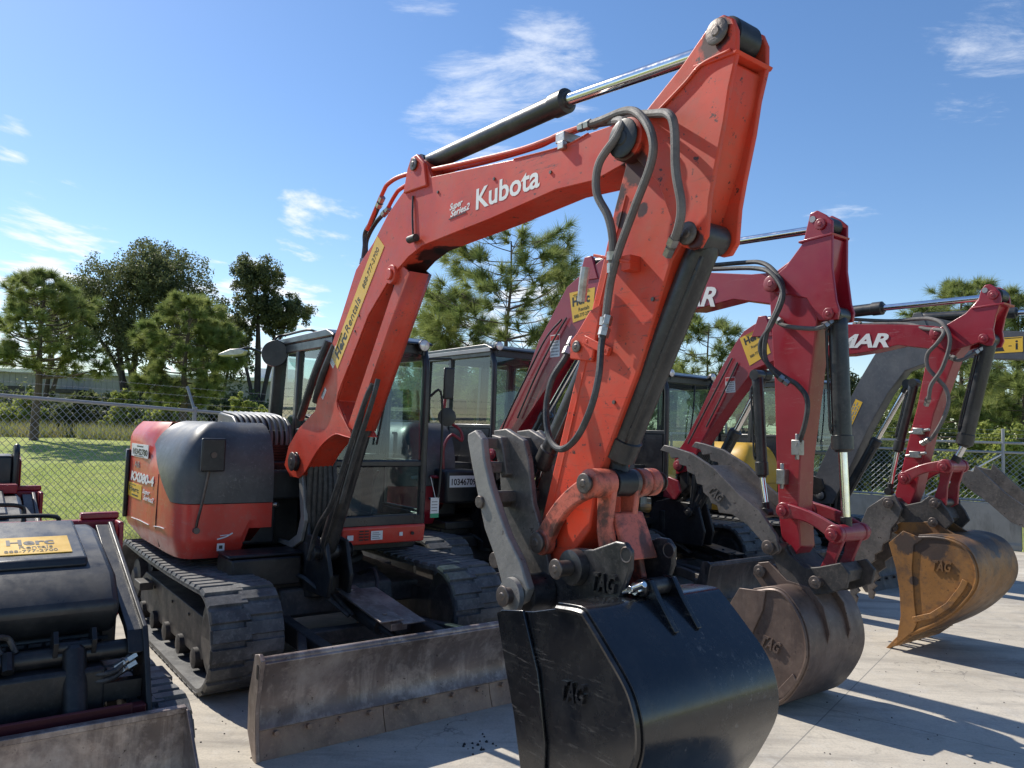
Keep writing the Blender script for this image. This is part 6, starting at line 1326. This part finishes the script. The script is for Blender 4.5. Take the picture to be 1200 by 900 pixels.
# shrubs along the back of the lawn
rnd = random.Random(5); HG = 'shrubs along the back of the lawn'
names = ['pale green shrub below the far left pine', 'bushy green shrub right of the far left pine trunk', 'yellow-green upright shrub in front of the warehouse', 'tall loose shrub under the tallest oak', 'low bright shrub in front of the lobed pine', 'dark round shrub under the lobed pine', 'bright green shrub beside the street lamp', 'leafy green shrub left of the orange machine cab', 'small dry shrub at the left edge of the lawn']
sx = [-20.6, -18.3, -16.0, -13.9, -12.2, -10.7, -9.3, -7.9, -22.5]
for i, (x, nme) in enumerate(zip(sx, names)):
    hh = rnd.uniform(1.2, 1.9); broadleaf('shrub', 'shrub', nme, x, 31.5+rnd.uniform(-.8, 1.2), [(rnd.uniform(-.3, .3), 0, hh*.55, .75), (.6, .2, hh*.45, .6), (-.6, 0, hh*.42, .6), (rnd.uniform(-.3, .3), .1, hh*.9, .5)], 40+i, 7500, .15, mat='shrub_leaves' if i % 3 != 1 else 'hedge_leaves', trunk=.03, group=HG, stems=3)
def belt(name, label, x0, x1, y, h, seed, n, mat, size=.28):
    rg = np.random.default_rng(seed); L = x1-x0; k = int(L/1.6); lobes = [(x0+L*(i+.5)/k, y+rg.uniform(-1, 1), h*rg.uniform(.3, .72), h*rg.uniform(.28, .5)) for i in range(k)]+[(x0+L*(i+.5)/k, y+rg.uniform(-1, 1), .5, .9) for i in range(k)]
    V, F = leaves(rg, lobes, n, size); V[:, 2] += .9; return tag(mesh_np(name, V, F, mat), label, 'undergrowth', kind='stuff')
belt('undergrowth', 'band of tangled brush behind the lawn', -34, -5, 35, 2.6, 51, 42000, 'hedge_leaves', .20)
belt('woodland', 'far mass of trees behind the machines', -60, -8, 80, 5.0, 52, 26000, 'hedge_leaves', .5)
belt('woodland', 'far mass of trees beyond the concrete wall', -2, 60, 46, 5.0, 53, 52000, 'hedge_leaves', .34)
belt('woodland', 'low far trees seen between the cabs', -14, 6, 52, 5.2, 54, 36000, 'hedge_leaves', .34)
# tall dry grass in front of the shrubs
rg = np.random.default_rng(9)
def grass(name, label, P, hgt, wid, mat, seed):
    rg = np.random.default_rng(seed); k = len(P); a = rg.uniform(0, 6.28, k); s = np.stack([np.cos(a), np.sin(a), 0*a], 1); H_ = hgt*rg.uniform(.5, 1.2, (k, 1)); tip = rg.normal(0, .28, (k, 3))*H_; tip[:, 2] = H_[:, 0]
    V = np.empty((k, 3, 3)); V[:, 0] = P-s*wid*.5; V[:, 1] = P+s*wid*.5; V[:, 2] = P+tip; return tag(mesh_np(name, V.reshape(-1, 3), np.arange(k*3).reshape(-1, 3), mat), label, 'grass', kind='stuff')
k = 26000; x = rg.uniform(-30, -5, k); y = rg.uniform(29.5, 33.5, k); P = np.stack([x, y, np.array([gz(0, v) for v in y])-.03], 1); clump = (np.sin(x*1.9)+np.sin(x*.7+y))*.5; P = P[clump > -.55]
grass('tall_grass', 'tall dry grass at the back edge of the lawn', P, .62, .03, 'dry_grass', 1)
k = 90000; x = rg.uniform(-13, -2, k); y = 8.0+rg.uniform(0, 1, k)**1.5*14; keep = ((x-FL0.x)*(-FDIR.y)+(y-FL0.y)*FDIR.x) > .06; x, y = x[keep], y[keep]; P = np.stack([x, y, np.array([gz(0, v) for v in y])-.03], 1)
grass('grass', 'mown lawn grass beyond the chain-link fence', P, .055, .010, 'grass_blades', 2)
# centre and right pines
pine(-.12, 17, 6.15, 2.5, 1.65, 13, 'open-crowned pine seen under the orange boom', length=.36, width=.013, nl=110, tr=.085, prof=lambda q: .72+.28*math.sin(q*math.pi), lobes=((1.5, 0, 4.4, .4), (-1.4, 0, 3.9, .45), (1.25, .2, 5.2, .3)))
pine(-1.55, 18.5, 5.0, 2.0, 1.0, 14, 'smaller pine left of the one under the orange boom', length=.36, width=.013, nl=105, tr=.06)
pine(1.5, 19.5, 4.0, 1.6, .9, 15, 'low pine behind the roof of the second cab', length=.30, width=.014, nl=80, tr=.06)
pine(5.0, 19.5, 4.6, 1.7, 1.35, 16, 'pine between the first crimson boom and arm', length=.32, width=.014, nl=90, tr=.07)
pine(3.4, 21, 3.8, 1.3, 1.2, 17, 'short pine showing beside the orange arm', length=.32, width=.014, nl=80, tr=.06)
pine(13.2, 22.5, 6.2, 2.4, 1.25, 18, 'tall pine behind the highest ochre-bucket arm at the right', length=.34, width=.016, nl=100, tr=.10, lobes=((-1.2, 0, 5.1, .6), (1.1, 0, 5.3, .5)))
pine(14.9, 22.5, 6.0, 2.4, 1.2, 19, 'pine cut off by the right edge', length=.34, width=.016, nl=100, tr=.10)
pine(13.0, 19.5, 3.7, .9, 1.3, 20, 'low pale pine behind the right wall fence', length=.34, width=.015, nl=110, tr=.07, prof=lambda q: 1-.5*q)
pine(11.2, 20.5, 3.3, .8, 1.2, 31, 'low pine left of the pale one behind the right wall fence', length=.34, width=.015, nl=100, tr=.07, prof=lambda q: 1-.5*q)
broadleaf('oak_tree', 'tree', 'small-leaved tree between the grey boom and the second crimson machine', 9.6, 24, [(0, 0, 3.3, 1.0), (-.8, 0, 2.2, 1.0), (.9, 0, 2.3, 1.0), (.2, 0, 1.2, 1.1)], 61, 20000, .13, group=OG, trunk=.09)
broadleaf('shrub', 'shrub', 'yellow-green bush behind the grey boom', 11.3, 18, [(0, 0, 1.1, .9), (.9, 0, .8, .8), (-.8, 0, .9, .8), (.1, 0, 1.8, .6)], 62, 14000, .12, mat='shrub_leaves', trunk=.03, stems=3, group='shrubs beyond the wall')
broadleaf('shrub', 'shrub', 'dark bush low behind the concrete wall', 9.0, 19, [(0, 0, 1.1, .9), (.9, 0, 1.0, .8), (-.9, 0, .9, .8)], 63, 12000, .12, mat='hedge_leaves', trunk=.03, stems=3, group='shrubs beyond the wall')
# crumbs of dirt on the slab in front of the blade
m = MB(); rnd = random.Random(3)
for i in range(16):
    x, y = -.12+rnd.gauss(0, .05), 4.30+rnd.gauss(0, .05); r = rnd.uniform(.003, .010); m.lathe((x, y, 0), (0, 0, 1), [(0, r), (r*.7, r*.9), (r*1.2, r*.3)], 5)
tag(m.build('dirt_crumbs', 'ink'), 'scattered black crumbs of dirt on the slab in front of the blade', 'dirt', kind='stuff')
m = MB(); rnd = random.Random(8)
for cx_, cy_, n_, s_ in ((-1.2, 4.4, 40, .35), (1.6, 4.9, 60, .7), (3.2, 6.2, 60, .8), (.4, 3.2, 30, .5), (-1.5, 3.9, 30, .5), (2.6, 4.4, 50, 1.0)):
    for i in range(n_):
        x, y = cx_+rnd.gauss(0, s_), cy_+rnd.gauss(0, s_); r = rnd.uniform(.0015, .006); m.lathe((x, y, 0), (0, 0, 1), [(0, r), (r*.6, r*.9), (r, r*.3)], 5)
tag(m.build('grit', 'under_metal'), 'loose grit and dry mud bits scattered over the concrete', 'dirt', kind='stuff')
k = 5200; rg = np.random.default_rng(77); s = rg.uniform(-4, 14, k); off_ = rg.normal(0, .16, k)+.12; P = np.stack([FL0.x+FDIR.x*s-FDIR.y*off_, FL0.y+FDIR.y*s+FDIR.x*off_, np.zeros(k)], 1)
grass('tall_grass', 'untrimmed grass tufts along the foot of the left fence', P, .22, .012, 'dry_grass', 6)
